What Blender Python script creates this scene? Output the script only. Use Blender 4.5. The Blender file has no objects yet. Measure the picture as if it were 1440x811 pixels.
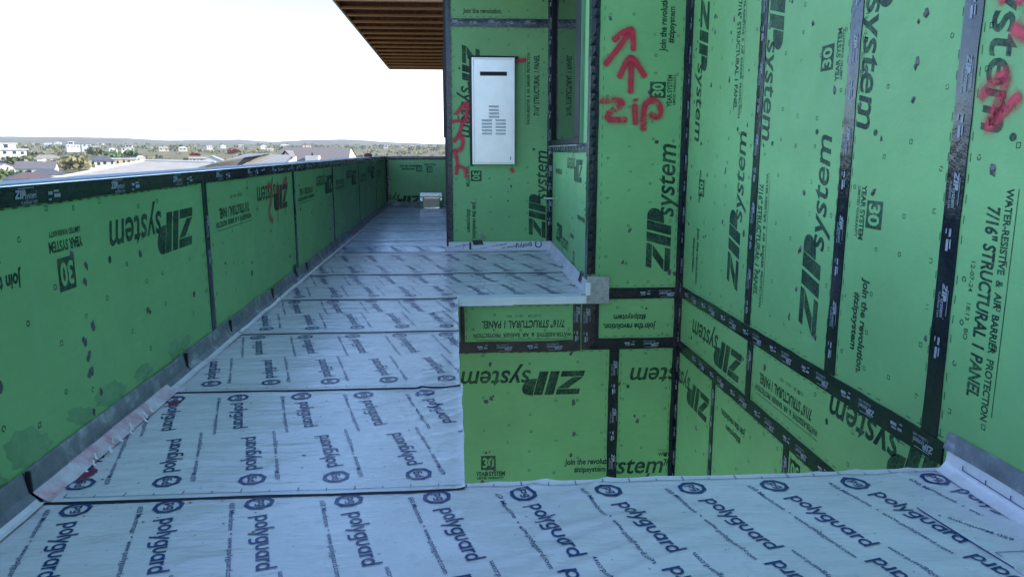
import bpy, math, random
from mathutils import Vector, Matrix, noise as mnoise
random.seed(7)
SC = bpy.context.scene
COL = SC.collection
PI = math.pi
R = math.radians

# ------------------------------------------------------------------ camera
cd = bpy.data.cameras.new('camera'); cam = bpy.data.objects.new('camera', cd); COL.objects.link(cam)
cam.location = (0, 0, 1.2); cam.rotation_euler = (R(79.559), 0, R(-4.232))
cd.sensor_width = 36.0; cd.lens = 26.25; cd.clip_start = 0.05; cd.clip_end = 30000
SC.camera = cam
# ------------------------------------------------------------------ sky and sun
SUN_EL, SUN_AZ = 29.0, 98.0            # azimuth from +Y (the way the camera looks) clockwise to +X
W = bpy.data.worlds.new('World'); SC.world = W; W.use_nodes = True
nt = W.node_tree
sky = nt.nodes.new('ShaderNodeTexSky'); sky.sky_type = 'NISHITA'; sky.sun_disc = False
sky.sun_elevation = R(SUN_EL); sky.sun_rotation = R(SUN_AZ)
sky.air_density = 0.6; sky.dust_density = 0.0; sky.ozone_density = 1.6
nt.links.new(sky.outputs[0], nt.nodes['Background'].inputs[0])
nt.nodes['Background'].inputs[1].default_value = 0.15
sl = bpy.data.lights.new('sun', 'SUN'); sl.energy = 2.3; sl.angle = R(0.53); sl.color = (1, 0.95, 0.87)
so = bpy.data.objects.new('sun', sl); COL.objects.link(so); so.location = (40, -20, 40)
sd = Vector((math.sin(R(SUN_AZ))*math.cos(R(SUN_EL)), math.cos(R(SUN_AZ))*math.cos(R(SUN_EL)), math.sin(R(SUN_EL))))
so.rotation_euler = sd.to_track_quat('Z', 'Y').to_euler()
SC.view_settings.view_transform = 'Standard'; SC.view_settings.look = 'None'
SC.view_settings.exposure = 1.95; SC.view_settings.gamma = 1.0; SC.view_settings.use_curve_mapping = False
SC.cycles.max_bounces = 8; SC.cycles.caustics_reflective = False; SC.cycles.caustics_refractive = False

# ------------------------------------------------------------------ materials
class NT:
    def __init__(s, name):
        s.m = bpy.data.materials.new(name); s.m.use_nodes = True; s.t = s.m.node_tree; s.b = s.t.nodes['Principled BSDF']
        s.pos = None
    def n(s, typ, **kw):
        x = s.t.nodes.new(typ)
        for k, v in kw.items():
            if k in x.inputs: x.inputs[k].default_value = v
            else: setattr(x, k, v)
        return x
    def l(s, a, b): s.t.links.new(a, b)
    def P(s):
        if not s.pos: s.pos = s.n('ShaderNodeNewGeometry').outputs['Position']
        return s.pos
    def map(s, scale=(1, 1, 1), rot=(0, 0, 0)):
        m = s.n('ShaderNodeMapping'); m.inputs['Scale'].default_value = scale; m.inputs['Rotation'].default_value = rot
        s.l(s.P(), m.inputs[0]); return m.outputs[0]
    def noise(s, scale, detail=3, rough=0.55, vec=None):
        x = s.n('ShaderNodeTexNoise'); x.inputs['Scale'].default_value = scale; x.inputs['Detail'].default_value = detail
        x.inputs['Roughness'].default_value = rough; s.l(vec if vec else s.P(), x.inputs['Vector']); return x.outputs[0]
    def ramp(s, fac, *stops):
        r = s.n('ShaderNodeValToRGB'); cr = r.color_ramp
        while len(cr.elements) < len(stops): cr.elements.new(0.5)
        for e, (p, c) in zip(cr.elements, stops):
            e.position = p; e.color = (*c, 1) if not isinstance(c, (int, float)) else (c, c, c, 1)
        s.l(fac, r.inputs[0]); return r.outputs[0]
    def mix(s, fac, a, b, typ='MIX'):
        x = s.n('ShaderNodeMix', data_type='RGBA', blend_type=typ)
        for v, i in ((fac, 0), (a, 6), (b, 7)):
            if isinstance(v, bpy.types.NodeSocket): s.l(v, x.inputs[i])
            elif i == 0: x.inputs[0].default_value = v
            else: x.inputs[i].default_value = (*v, 1)
        return x.outputs[2]
    def bump(s, h, strength=0.3, dist=0.01, prev=None):
        x = s.n('ShaderNodeBump'); x.inputs['Strength'].default_value = strength; x.inputs['Distance'].default_value = dist
        s.l(h, x.inputs['Height'])
        if prev: s.l(prev, x.inputs['Normal'])
        s.l(x.outputs[0], s.b.inputs['Normal']); return x.outputs[0]
    def set(s, **kw):
        for k, v in kw.items():
            i = s.b.inputs[k.replace('_', ' ')]
            if isinstance(v, bpy.types.NodeSocket): s.l(v, i)
            elif isinstance(v, tuple): i.default_value = (*v, 1)
            else: i.default_value = v
        return s

def plain(name, col, rough=0.6, metal=0.0, var=0.12, nscale=6.0, spec=0.5, bump=0.0, bscale=60.0):
    x = NT(name)
    f = x.noise(nscale, 4)
    lo = tuple(c*(1-var) for c in col); hi = tuple(min(1, c*(1+var)) for c in col)
    x.set(Base_Color=x.ramp(f, (0.3, lo), (0.7, hi)), Roughness=rough, Metallic=metal)
    x.b.inputs['Specular IOR Level'].default_value = spec
    if bump: x.bump(x.noise(bscale, 3), bump, 0.004)
    return x.m

ZG = (0.255, 0.525, 0.195)
def mat_zip():
    x = NT('green_sheathing')
    a = x.noise(1.3, 3); b = x.noise(14, 5, 0.65)
    base = x.ramp(a, (0.3, tuple(c*0.9 for c in ZG)), (0.7, tuple(c*1.1 for c in ZG)))
    vo = x.n('ShaderNodeTexVoronoi'); vo.inputs['Scale'].default_value = 15; x.l(x.map((1, 1, 2.6), (.4, .3, .2)), vo.inputs['Vector'])
    base = x.mix(x.ramp(vo.outputs['Color'], (.2, 0.0), (.8, .16)), base, (0.17, 0.41, 0.17))
    base = x.mix(x.ramp(b, (0.35, 0.0), (0.75, 0.22)), base, (0.18, 0.40, 0.165))
    sc = x.noise(3.0, 6, 0.7, x.map((1, 1, 0.22)))
    base = x.mix(x.ramp(sc, (0.62, 0.0), (0.74, 0.22)), base, (0.31, 0.53, 0.30))   # rubbed dusty streaks
    x.set(Base_Color=base, Roughness=x.ramp(x.noise(5, 4), (0.3, 0.42), (0.7, 0.6)))
    x.b.inputs['Specular IOR Level'].default_value = 0.35
    n1 = x.bump(x.noise(38, 2, 0.6, x.map((1, 1, 2.2))), 0.10, 0.01)
    x.bump(x.noise(240, 2), 0.12, 0.002, n1)
    return x.m
def mat_ink(name, ink, under, wear=0.5):
    x = NT(name)
    f = x.noise(70, 5, 0.75); g = x.noise(6, 3)
    fac = x.mix(0.35, f, g)
    c = x.ramp(fac, (wear-0.10, ink), (wear+0.16, tuple(i*0.55+u*0.45 for i, u in zip(ink, under))))
    x.set(Base_Color=c, Roughness=0.55); x.b.inputs['Specular IOR Level'].default_value = 0.3
    return x.m
def mat_tape(name, col=(0.008, 0.010, 0.016), rough=0.15):
    x = NT(name)
    x.set(Base_Color=x.ramp(x.noise(9, 4), (0.3, col), (0.75, tuple(c*1.9 for c in col))), Roughness=x.ramp(x.noise(11, 3), (0.3, rough*0.7), (0.7, rough*1.7)))
    x.b.inputs['Specular IOR Level'].default_value = 0.55
    n1 = x.bump(x.noise(26, 4, 0.6), 0.16, 0.012)
    x.bump(x.noise(150, 3), 0.10, 0.003, n1)
    return x.m
def film_bump(x, far):
    k = 1.0
    w1 = x.noise(5.0, 4, 0.6, x.map((0.55, 1.6, 1), (0, 0, R(-28))))
    w2 = x.noise(17.0, 4, 0.65, x.map((0.45, 1.7, 1), (0, 0, R(9))))
    w3 = x.noise(60.0, 2, 0.5)
    # crinkle gets stronger where the film was laid loose, down the narrow walkway
    sep = x.n('ShaderNodeSeparateXYZ'); x.l(x.P(), sep.inputs[0])
    mr = x.n('ShaderNodeMapRange'); mr.inputs[1].default_value = 2.5; mr.inputs[2].default_value = 9.0
    mr.inputs[3].default_value = 0.35; mr.inputs[4].default_value = 1.0; x.l(sep.outputs[1], mr.inputs[0])
    n1 = x.bump(w1, 0.55, 0.022)
    b2 = x.n('ShaderNodeBump'); b2.inputs['Distance'].default_value = 0.008
    x.l(mr.outputs[0], b2.inputs['Strength']); x.l(w2, b2.inputs['Height']); x.l(n1, b2.inputs['Normal'])
    x.bump(w3, 0.12, 0.002, b2.outputs[0])
MEM = (0.83, 0.77, 0.77)
def mat_film():
    x = NT('printed_white_film')
    d = x.noise(2.2, 6, 0.65)
    c = x.ramp(d, (0.3, tuple(m*0.88 for m in MEM)), (0.65, tuple(m*1.06 for m in MEM)))
    c = x.mix(x.ramp(x.noise(9, 6, 0.75), (0.56, 0.0), (0.70, 0.30)), c, (0.40, 0.38, 0.40))    # scuffs and boot dirt
    c = x.mix(x.ramp(x.noise(46, 2, 0.5), (0.735, 0.0), (0.76, 0.6)), c, (0.22, 0.17, 0.17))       # specks
    x.set(Base_Color=c, Roughness=x.ramp(x.noise(7, 3), (0.3, 0.13), (0.7, 0.26)))
    x.b.inputs['Specular IOR Level'].default_value = 0.65
    film_bump(x, 0); return x.m
def mat_sky_tint_film():
    x = NT('crinkled_shiny_film')
    x.set(Base_Color=x.ramp(x.noise(2.2, 6, .65), (.3, (.62, .68, .79)), (.65, (.74, .79, .88))), Roughness=x.ramp(x.noise(6, 3), (.3, .16), (.7, .30)), Metallic=.0)  # blue of the reflected sky put into the base colour
    x.b.inputs['Specular IOR Level'].default_value = .8
    n1 = x.bump(x.noise(3.2, 4, .6, x.map((.5, 2.4, 1), (0, 0, R(6)))), .9, .006)
    n2 = x.bump(x.noise(11, 4, .65, x.map((.45, 2.2, 1), (0, 0, R(-8)))), .8, .0016, n1)
    x.bump(x.noise(60, 2), .15, .001, n2); return x.m
def mat_blue():
    x = NT('navy_print')
    x.set(Base_Color=x.ramp(x.noise(90, 4, 0.7), (0.4, (0.006, 0.034, 0.17)), (0.85, (0.03, 0.08, 0.26))), Roughness=0.3)
    film_bump(x, 0); return x.m
def mat_spray():
    # aerosol paint: dense along the stroke, breaking up into speckle towards its edge (that is how the paint lies)
    x = NT('red_spray_paint')
    at = x.n('ShaderNodeAttribute'); at.attribute_name = 'fade'
    n = x.noise(420, 2, 0.5)
    m = x.n('ShaderNodeMath', operation='MULTIPLY_ADD'); x.l(n, m.inputs[0]); m.inputs[1].default_value = 0.75; m.inputs[2].default_value = -0.375
    a = x.n('ShaderNodeMath', operation='ADD'); x.l(at.outputs['Fac'], a.inputs[0]); x.l(m.outputs[0], a.inputs[1])
    mr = x.n('ShaderNodeMapRange'); mr.inputs[1].default_value = 0.16; mr.inputs[2].default_value = 0.98; x.l(a.outputs[0], mr.inputs[0])
    x.set(Base_Color=x.ramp(x.noise(30, 3), (0.3, (0.58, 0.012, 0.040)), (0.7, (0.78, 0.030, 0.065))), Roughness=0.45, Alpha=mr.outputs[0])
    return x.m
M = {}
M['zip'] = mat_zip()
M['ink'] = mat_ink('dark_print', (0.010, 0.034, 0.022), ZG, 0.55)
M['faint'] = mat_ink('faded_print', (0.035, 0.10, 0.05), ZG, 0.45)
M['tape'] = mat_tape('black_flashing_tape')
M['brown_tape'] = mat_tape('dusty_flashing_tape', (0.030, 0.024, 0.022), 0.42)
M['white_ink'] = mat_ink('white_print', (0.42, 0.44, 0.47), (0.02, 0.02, 0.02), 0.5)
M['film'] = mat_film(); M['foil_film'] = mat_sky_tint_film(); M['blue'] = mat_blue(); M['spray'] = mat_spray()
M['mastic'] = plain('black_mastic', (0.010, 0.011, 0.014), 0.42, bump=0.6, bscale=90)
M['dab'] = plain('brown_sealant', (0.105, 0.088, 0.086), 0.16, var=0.4, nscale=40, bump=0.5, bscale=120)
M['wet'] = plain('dark_green_primer', (0.170, 0.375, 0.150), 0.4, var=0.2, nscale=9)
def mat_pink():
    x = NT('pink_primer_wash'); f = x.noise(6.5, 5, .65)
    x.set(Base_Color=x.ramp(f, (.32, (.64, .28, .33)), (.46, (.76, .54, .56)), (.60, MEM)), Roughness=.3); film_bump(x, 0); return x.m
M['pink'] = mat_pink()
M['crimson'] = plain('red_primer_stain', (0.33, 0.025, 0.055), 0.45, var=0.35, nscale=30)
def mat_grey_flash():
    x = NT('grey_base_strip')
    c = x.ramp(x.noise(7, 6, 0.7), (0.33, (0.15, 0.155, 0.165)), (0.54, (0.24, 0.245, 0.26)), (0.68, (0.50, 0.50, 0.52)))
    x.set(Base_Color=c, Roughness=x.ramp(x.noise(12, 4), (0.3, 0.35), (0.7, 0.65)), Metallic=0.0)
    x.bump(x.noise(24, 5), 0.35, 0.008); return x.m
M['grey'] = mat_grey_flash()
M['galv'] = plain('galvanised_steel', (0.42, 0.42, 0.40), 0.45, 0.35, 0.22, 25, bump=0.15)
M['white_metal'] = plain('white_coated_metal', (0.86, 0.86, 0.85), 0.32, 0.0, 0.05, 8)
M['satin'] = plain('satin_white_metal', (0.84, 0.79, 0.73), 0.30, 0.55, 0.04, 8)
M['foil'] = plain('bright_foil', (0.72, 0.74, 0.76), 0.25, 0.9, 0.2, 40, bump=0.8, bscale=45)
M['slot'] = plain('dark_slot', (0.010, 0.010, 0.011), 0.6)
M['louvre'] = plain('shaded_louvre_metal', (0.78, 0.75, 0.71), 0.4, 0.1, 0.05)
M['frame'] = plain('black_window_frame', (0.010, 0.010, 0.011), 0.45, spec=.2)
def mat_glass():
    x = NT('dark_window_glass'); x.set(Base_Color=(0.006, 0.012, 0.009), Roughness=0.015); x.b.inputs['Specular IOR Level'].default_value = 0.4
    x.bump(x.noise(2.0, 1), 0.02, 0.01); return x.m
M['glass'] = mat_glass()
M['pale_green'] = plain('pale_green_trim', (0.16, 0.34, 0.18), 0.35, var=0.1)
def mat_wood(name, a, b, sc=(3, 40, 40)):
    x = NT(name)
    x.set(Base_Color=x.ramp(x.noise(3.0, 5, 0.6, x.map(sc)), (0.3, a), (0.7, b)), Roughness=0.65)
    x.bump(x.noise(6.0, 4, 0.6, x.map(sc)), 0.2, 0.004); return x.m
M['joist'] = mat_wood('pine_lumber', (0.36, 0.185, 0.085), (0.52, 0.30, 0.145), (1.5, 30, 30))
M['fascia'] = mat_wood('pale_fascia_board', (0.46, 0.33, 0.20), (0.60, 0.45, 0.29), (30, 1.5, 30))
def mat_osb():
    x = NT('strand_board')
    v = x.n('ShaderNodeTexVoronoi'); v.inputs['Scale'].default_value = 26; x.l(x.map((1, 2.4, 1), (0, 0, 0.5)), v.inputs['Vector'])
    x.set(Base_Color=x.ramp(v.outputs['Color'], (0.15, (0.10, 0.040, 0.022)), (0.85, (0.22, 0.088, 0.042))), Roughness=0.7); return x.m
M['osb'] = mat_osb()
M['ply'] = mat_wood('light_plywood', (0.80, 0.62, 0.38), (0.90, 0.76, 0.54), (20, 2, 20))  # extra pale, standing in for sunlight on the scupper block
M['pvc'] = plain('off_white_pipe', (0.55, 0.55, 0.50), 0.4)
M['concrete'] = plain('grey_concrete', (0.26, 0.26, 0.25), 0.8, var=0.2, nscale=3, bump=0.3)
M['red_plastic'] = plain('dark_red_plastic', (0.22, 0.03, 0.035), 0.45)
M['limestone'] = plain('pale_limestone_paving', (0.74, 0.66, 0.52), 0.8, var=.10, nscale=2)  # kept pale so it bounces sunlight up into the well
M['dark_int'] = plain('dark_interior', (0.02, 0.02, 0.02), 0.9)  # darkened so the hidden house mass bounces little light

# ------------------------------------------------------------------ object helpers
ORG = {}
def thing(name, label, cat, loc=(0, 0, 0), group=None):
    o = bpy.data.objects.new(name, None); COL.objects.link(o); o.location = loc; o.empty_display_size = 0.2
    ORG[o] = Vector(loc); return tag(o, label, cat, group)
def tag(o, label=None, cat=None, group=None, kind=None):
    if label: o['label'] = label
    if cat: o['category'] = cat
    if group: o['group'] = group
    if kind: o['kind'] = kind
    return o
class MB:
    def __init__(s): s.v = []; s.f = []; s.m = []; s.fade = None
    def poly(s, pts, m=0):
        i = len(s.v); s.v += [tuple(p) for p in pts]; s.f.append(list(range(i, i+len(pts)))); s.m.append(m); return s
    def mesh(s, vs, fs, m=0):
        i = len(s.v); s.v += [tuple(p) for p in vs]
        for f in fs: s.f.append([i+k for k in f]); s.m.append(m)
        return s
    def box(s, a, b, m=0, X=None):
        x0, y0, z0 = a; x1, y1, z1 = b
        vs = [(x0,y0,z0),(x1,y0,z0),(x1,y1,z0),(x0,y1,z0),(x0,y0,z1),(x1,y0,z1),(x1,y1,z1),(x0,y1,z1)]
        if X: vs = [X(p) for p in vs]
        return s.mesh(vs, [(3,2,1,0),(4,5,6,7),(0,1,5,4),(1,2,6,5),(2,3,7,6),(3,0,4,7)], m)
    def tube(s, a, b, r0, r1=None, n=10, m=0, cap=True):
        a = Vector(a); b = Vector(b); r1 = r0 if r1 is None else r1
        d = (b-a).normalized(); u = d.orthogonal().normalized(); w = d.cross(u)
        vs = [a+(u*math.cos(2*PI*k/n)+w*math.sin(2*PI*k/n))*r0 for k in range(n)] + [b+(u*math.cos(2*PI*k/n)+w*math.sin(2*PI*k/n))*r1 for k in range(n)]
        fs = [(k, (k+1) % n, n+(k+1) % n, n+k) for k in range(n)]
        if cap: fs += [tuple(range(n-1, -1, -1)), tuple(range(n, 2*n))]
        return s.mesh(vs, fs, m)
    def build(s, name, mats, parent=None, smooth=False, bevel=0):
        org = Vector((0, 0, 0)); p = parent
        if parent is not None: org = ORG[parent]
        elif s.v:
            xs = [v[0] for v in s.v]; ys = [v[1] for v in s.v]; zs = [v[2] for v in s.v]
            org = Vector(((min(xs)+max(xs))/2, (min(ys)+max(ys))/2, min(zs)))
        me = bpy.data.meshes.new(name)
        me.from_pydata([tuple(Vector(v)-org) for v in s.v], [], s.f)
        for mm in (mats if isinstance(mats, (list, tuple)) else [mats]): me.materials.append(mm)
        me.polygons.foreach_set('material_index', s.m)
        if smooth: me.polygons.foreach_set('use_smooth', [True]*len(s.f))
        if s.fade is not None:
            at = me.attributes.new('fade', 'FLOAT', 'POINT'); vals = s.fade + [1.0]*(len(s.v)-len(s.fade)); at.data.foreach_set('value', vals)
        me.update()
        o = bpy.data.objects.new(name, me); COL.objects.link(o)
        if parent is not None:
            o.parent = parent; o.location = (0, 0, 0); ORG[o] = ORG[parent]
        else: o.location = org; ORG[o] = org
        if bevel:
            b = o.modifiers.new('bevel', 'BEVEL'); b.width = bevel; b.segments = 2; b.limit_method = 'ANGLE'
        return o

# ------------------------------------------------------------------ lettering: 2D shapes (points, faces)
_cache = {}
def font2d(s, shear=0.0, bold=0.0, space=1.0):
    key = (s, shear, bold, space)
    if key in _cache: return _cache[key]
    c = bpy.data.curves.new('tmp_text', 'FONT'); c.body = s; c.resolution_u = 3; c.shear = shear; c.offset = bold; c.space_character = space
    c.dimensions = '2D'; c.fill_mode = 'BOTH'
    o = bpy.data.objects.new('tmp_text', c); COL.objects.link(o)
    bpy.context.view_layer.update()
    me = bpy.data.meshes.new_from_object(o.evaluated_get(bpy.context.evaluated_depsgraph_get()))
    vs = [(v.co.x, v.co.y) for v in me.vertices]; fs = [tuple(p.vertices) for p in me.polygons]
    bpy.data.objects.remove(o); bpy.data.curves.remove(c); bpy.data.meshes.remove(me)
    x0 = min(v[0] for v in vs); x1 = max(v[0] for v in vs)
    vs = [((v[0]-x0)/(x1-x0), v[1]/0.72) for v in vs]        # width 1, capital height 1
    _cache[key] = (vs, fs); return _cache[key]
def ziplogo():
    if 'ziplogo' in _cache: return _cache['ziplogo']
    vs, fs = [], []
    sh = lambda x, y: (x+0.30*y, y)
    def add(pts):
        i = len(vs); vs.extend(sh(*p) for p in pts); fs.append(tuple(range(i, i+len(pts))))
    add([(0,0),(1.12,0),(1.12,.235),(0,.235)]); add([(0,.765),(1.12,.765),(1.12,1),(0,1)]); add([(0,.265),(.52,.265),(1.12,.735),(.60,.735)])
    add([(1.22,0),(1.66,0),(1.66,1),(1.22,1)])
    add([(1.76,0),(2.20,0),(2.20,.30),(2.20,1),(1.76,1)])
    bow = [(2.23, .30)] + [(2.42+.42*math.cos(a), .65+.35*math.sin(a)) for a in [(-90+18*k)*PI/180 for k in range(11)]] + [(2.23, 1)]
    add(bow)
    t, tf = font2d('system', 0.22, 0.014)
    i = len(vs); vs.extend((2.62+p[0]*3.35, p[1]*0.80-0.06) for p in t); fs.extend(tuple(i+k for k in f) for f in tf)
    i = len(vs); vs.extend((6.06+.085*math.cos(2*PI*k/10), .72+.085*math.sin(2*PI*k/10)) for k in range(10)); fs.append(tuple(range(i, i+10)))
    _cache['ziplogo'] = ([(x/6.15, y) for x, y in vs], fs); return _cache['ziplogo']
def shape_rect(x0, y0, x1, y1): return ([(x0,y0),(x1,y0),(x1,y1),(x0,y1)], [(0,1,2,3)])

KIND = {   # text, shear, bold, length, cap height
 'struct': ('7/16" STRUCTURAL 1 PANEL', 0.10, 0.034, 0.69, 0.062),
 'water': ('WATER-RESISTIVE  &  AIR  BARRIER  PROTECTION', 0.0, 0.030, 0.82, 0.034),
 'join': ('Join the revolution.', 0.08, 0.036, 0.45, 0.052),
 'hash': ('#zipsystem', 0.0, 0.034, 0.275, 0.048),
 'year': ('YEAR SYSTEM', 0.0, 0.036, 0.25, 0.040),
 'limited': ('LIMITED WARRANTY', 0.0, 0.032, 0.235, 0.022),
 'date': ('12-07-24    18:13   BO', 0.0, 0.008, 0.29, 0.022),
}
def clip(poly, x0, z0, x1, z1):
    for ax, lim, sg in ((0, x0, 1), (0, x1, -1), (1, z0, 1), (1, z1, -1)):
        out = []
        for i in range(len(poly)):
            a = poly[i-1]; b = poly[i]; da = (a[ax]-lim)*sg; db = (b[ax]-lim)*sg
            if (da >= 0) != (db >= 0):
                t = da/(da-db); out.append((a[0]+(b[0]-a[0])*t, a[1]+(b[1]-a[1])*t))
            if db >= 0: out.append(b)
        poly = out
        if len(poly) < 3: return []
    return poly
class Frame:
    def __init__(s, O, U, N): s.O = Vector(O); s.U = Vector(U).normalized(); s.N = Vector(N).normalized()
    def p(s, a, z, d=0): return s.O + s.U*a + Vector((0, 0, z)) + s.N*d
def put(mb, fr, shape, a, z, ang, L, h, mat, d, rect=None):
    vs, fs = shape; c, s_ = math.cos(R(ang)), math.sin(R(ang))
    q = [(a+x*L*c-y*h*s_, z+x*L*s_+y*h*c) for x, y in vs]
    if rect is None or all(rect[0] <= x <= rect[2] and rect[1] <= y <= rect[3] for x, y in q):
        mb.mesh([fr.p(x, y, d) for x, y in q], fs, mat); return
    for f in fs:
        pl = clip([q[k] for k in f], *rect)
        if pl: mb.poly([fr.p(x, y, d) for x, y in pl], mat)
D1, D2, D3 = 0.0008, 0.0014, 0.0020
def printing(mb, fr, kind, a, z, ang, rect, L=None, mat=1):
    if kind == 'zip':
        L = L or 1.08; put(mb, fr, ziplogo(), a, z, ang, L, 0.205*L/1.08, mat, D1, rect)
    elif kind == '30':
        put(mb, fr, shape_rect(0, 0, 1, 1), a, z, ang, 0.125, 0.128, mat, D1, rect)
        c, s_ = math.cos(R(ang)), math.sin(R(ang)); ox, oy = 0.014, 0.022
        put(mb, fr, font2d('30', 0, 0.03), a+ox*c-oy*s_, z+ox*s_+oy*c, ang, 0.097, 0.088, 0, D2, rect)
    else:
        t, sh, bo, l, h = KIND[kind]; L = L or l
        put(mb, fr, font2d(t, sh, bo), a, z, ang, L, h*L/l, mat, D1, rect)
        if kind == 'water':     # the rule between the two lines of the stamp
            c, s_ = math.cos(R(ang)), math.sin(R(ang)); oy = 0.052
            put(mb, fr, shape_rect(0.0, 0, 0.97, 1), a-oy*s_, z+oy*c, ang, L, 0.004, mat, D1, rect)
def ring(mb, fr, a, z, r, square, rect, mat=1):
    n = 4 if square else 9; o0 = PI/4 if square else random.random(); w = 0.33 if square else 0.4
    k = r*1.25 if square else r
    for i in range(n):
        if random.random() < 0.12: continue
        t0 = o0+2*PI*i/n; t1 = o0+2*PI*(i+1)/n
        pl = clip([(a+k*math.cos(t0), z+k*math.sin(t0)), (a+k*math.cos(t1), z+k*math.sin(t1)), (a+k*(1-w)*math.cos(t1), z+k*(1-w)*math.sin(t1)), (a+k*(1-w)*math.cos(t0), z+k*(1-w)*math.sin(t0))], *rect)
        if pl: mb.poly([fr.p(x, y, D1) for x, y in pl], mat)
def dab(mb, fr, a, z, r, rect, mat=2, d=D3, asp=1.4):
    n = random.randint(7, 10) if r < .04 else 26; pts = []
    tl = random.uniform(-0.5, 0.5)
    for i in range(n):
        t = 2*PI*i/n; rr = r*(random.uniform(0.45, 1.2) if n < 12 else 1+.3*mnoise.noise(Vector((a*9+math.cos(t)*1.2, math.sin(t)*1.2, z*9)))+random.uniform(-.16, .16)); x = rr*math.cos(t); y = rr*math.sin(t)*asp
        pts.append((a+x*math.cos(tl)-y*math.sin(tl), z+x*math.sin(tl)+y*math.cos(tl)))
    if all(rect[0] < p[0] < rect[2] and rect[1] < p[1] < rect[3] for p in pts):
        c = (sum(p[0] for p in pts)/n, sum(p[1] for p in pts)/n)
        vs = [fr.p(*p, d-0.001) for p in pts] + [fr.p(c[0]+r*.15, c[1], d+0.0045)] + [fr.p(c[0]+(p[0]-c[0])*.55, c[1]+(p[1]-c[1])*.55, d+0.0025) for p in pts]
        fs = []
        for i in range(n):
            j = (i+1) % n; fs += [(i, j, n+1+j, n+1+i), (n+1+i, n+1+j, n)]
        mb.mesh(vs, fs, mat)
def spray(mb, fr, pts, w, d=0.0022, load=1.0):
    # soft ribbon along a stroke; 'fade' runs 1 on the axis to 0 on the edge
    v = []
    for i in range(len(pts)-1):
        a = Vector(pts[i]); b = Vector(pts[i+1]); n = max(2, int((b-a).length/0.02))
        for k in range(n): v.append(a+(b-a)*k/n)
    v.append(Vector(pts[-1]))
    for _ in range(3):
        v = [v[0]] + [(v[i-1]+v[i]*2+v[i+1])/4 for i in range(1, len(v)-1)] + [v[-1]]
    prof = [(-2.1, 0.0), (-1.3, .10), (-.8, .19), (-.50, .38), (-.28, .85), (0, 1.15), (.28, .85), (.50, .38), (.8, .19), (1.3, .10), (2.1, 0.0)]
    if mb.fade is None: mb.fade = [1.0]*len(mb.v)
    base = len(mb.v); mb.fade += [1.0]*(base-len(mb.fade))
    rows = []
    d0 = (v[1]-v[0]).normalized(); d1 = (v[-1]-v[-2]).normalized()
    seq = [(v[0]-d0*w*.75, 0.0), (v[0]-d0*w*.4, .4)] + [(p, 1.0) for p in v] + [(v[-1]+d1*w*.4, .4), (v[-1]+d1*w*.75, 0.0)]
    for i, (p, e) in enumerate(seq):
        a = seq[max(0, i-1)][0]; b = seq[min(len(seq)-1, i+1)][0]; t = (b-a).normalized(); nn = Vector((-t[1], t[0]))
        ww = 1.75*w*(0.9+0.2*mnoise.noise(Vector((p[0]*9, p[1]*9, 3))))
        rows.append([(p+nn*ww*o, f*e) for o, f in prof])
    for r_ in rows:
        for q, f in r_: mb.v.append(tuple(fr.p(q[0], q[1], d))); mb.fade.append(f*load)
    k = len(prof)
    for i in range(len(rows)-1):
        for j in range(k-1):
            mb.f.append([base+i*k+j, base+i*k+j+1, base+(i+1)*k+j+1, base+(i+1)*k+j]); mb.m.append(3)
    spray.d = d

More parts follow.
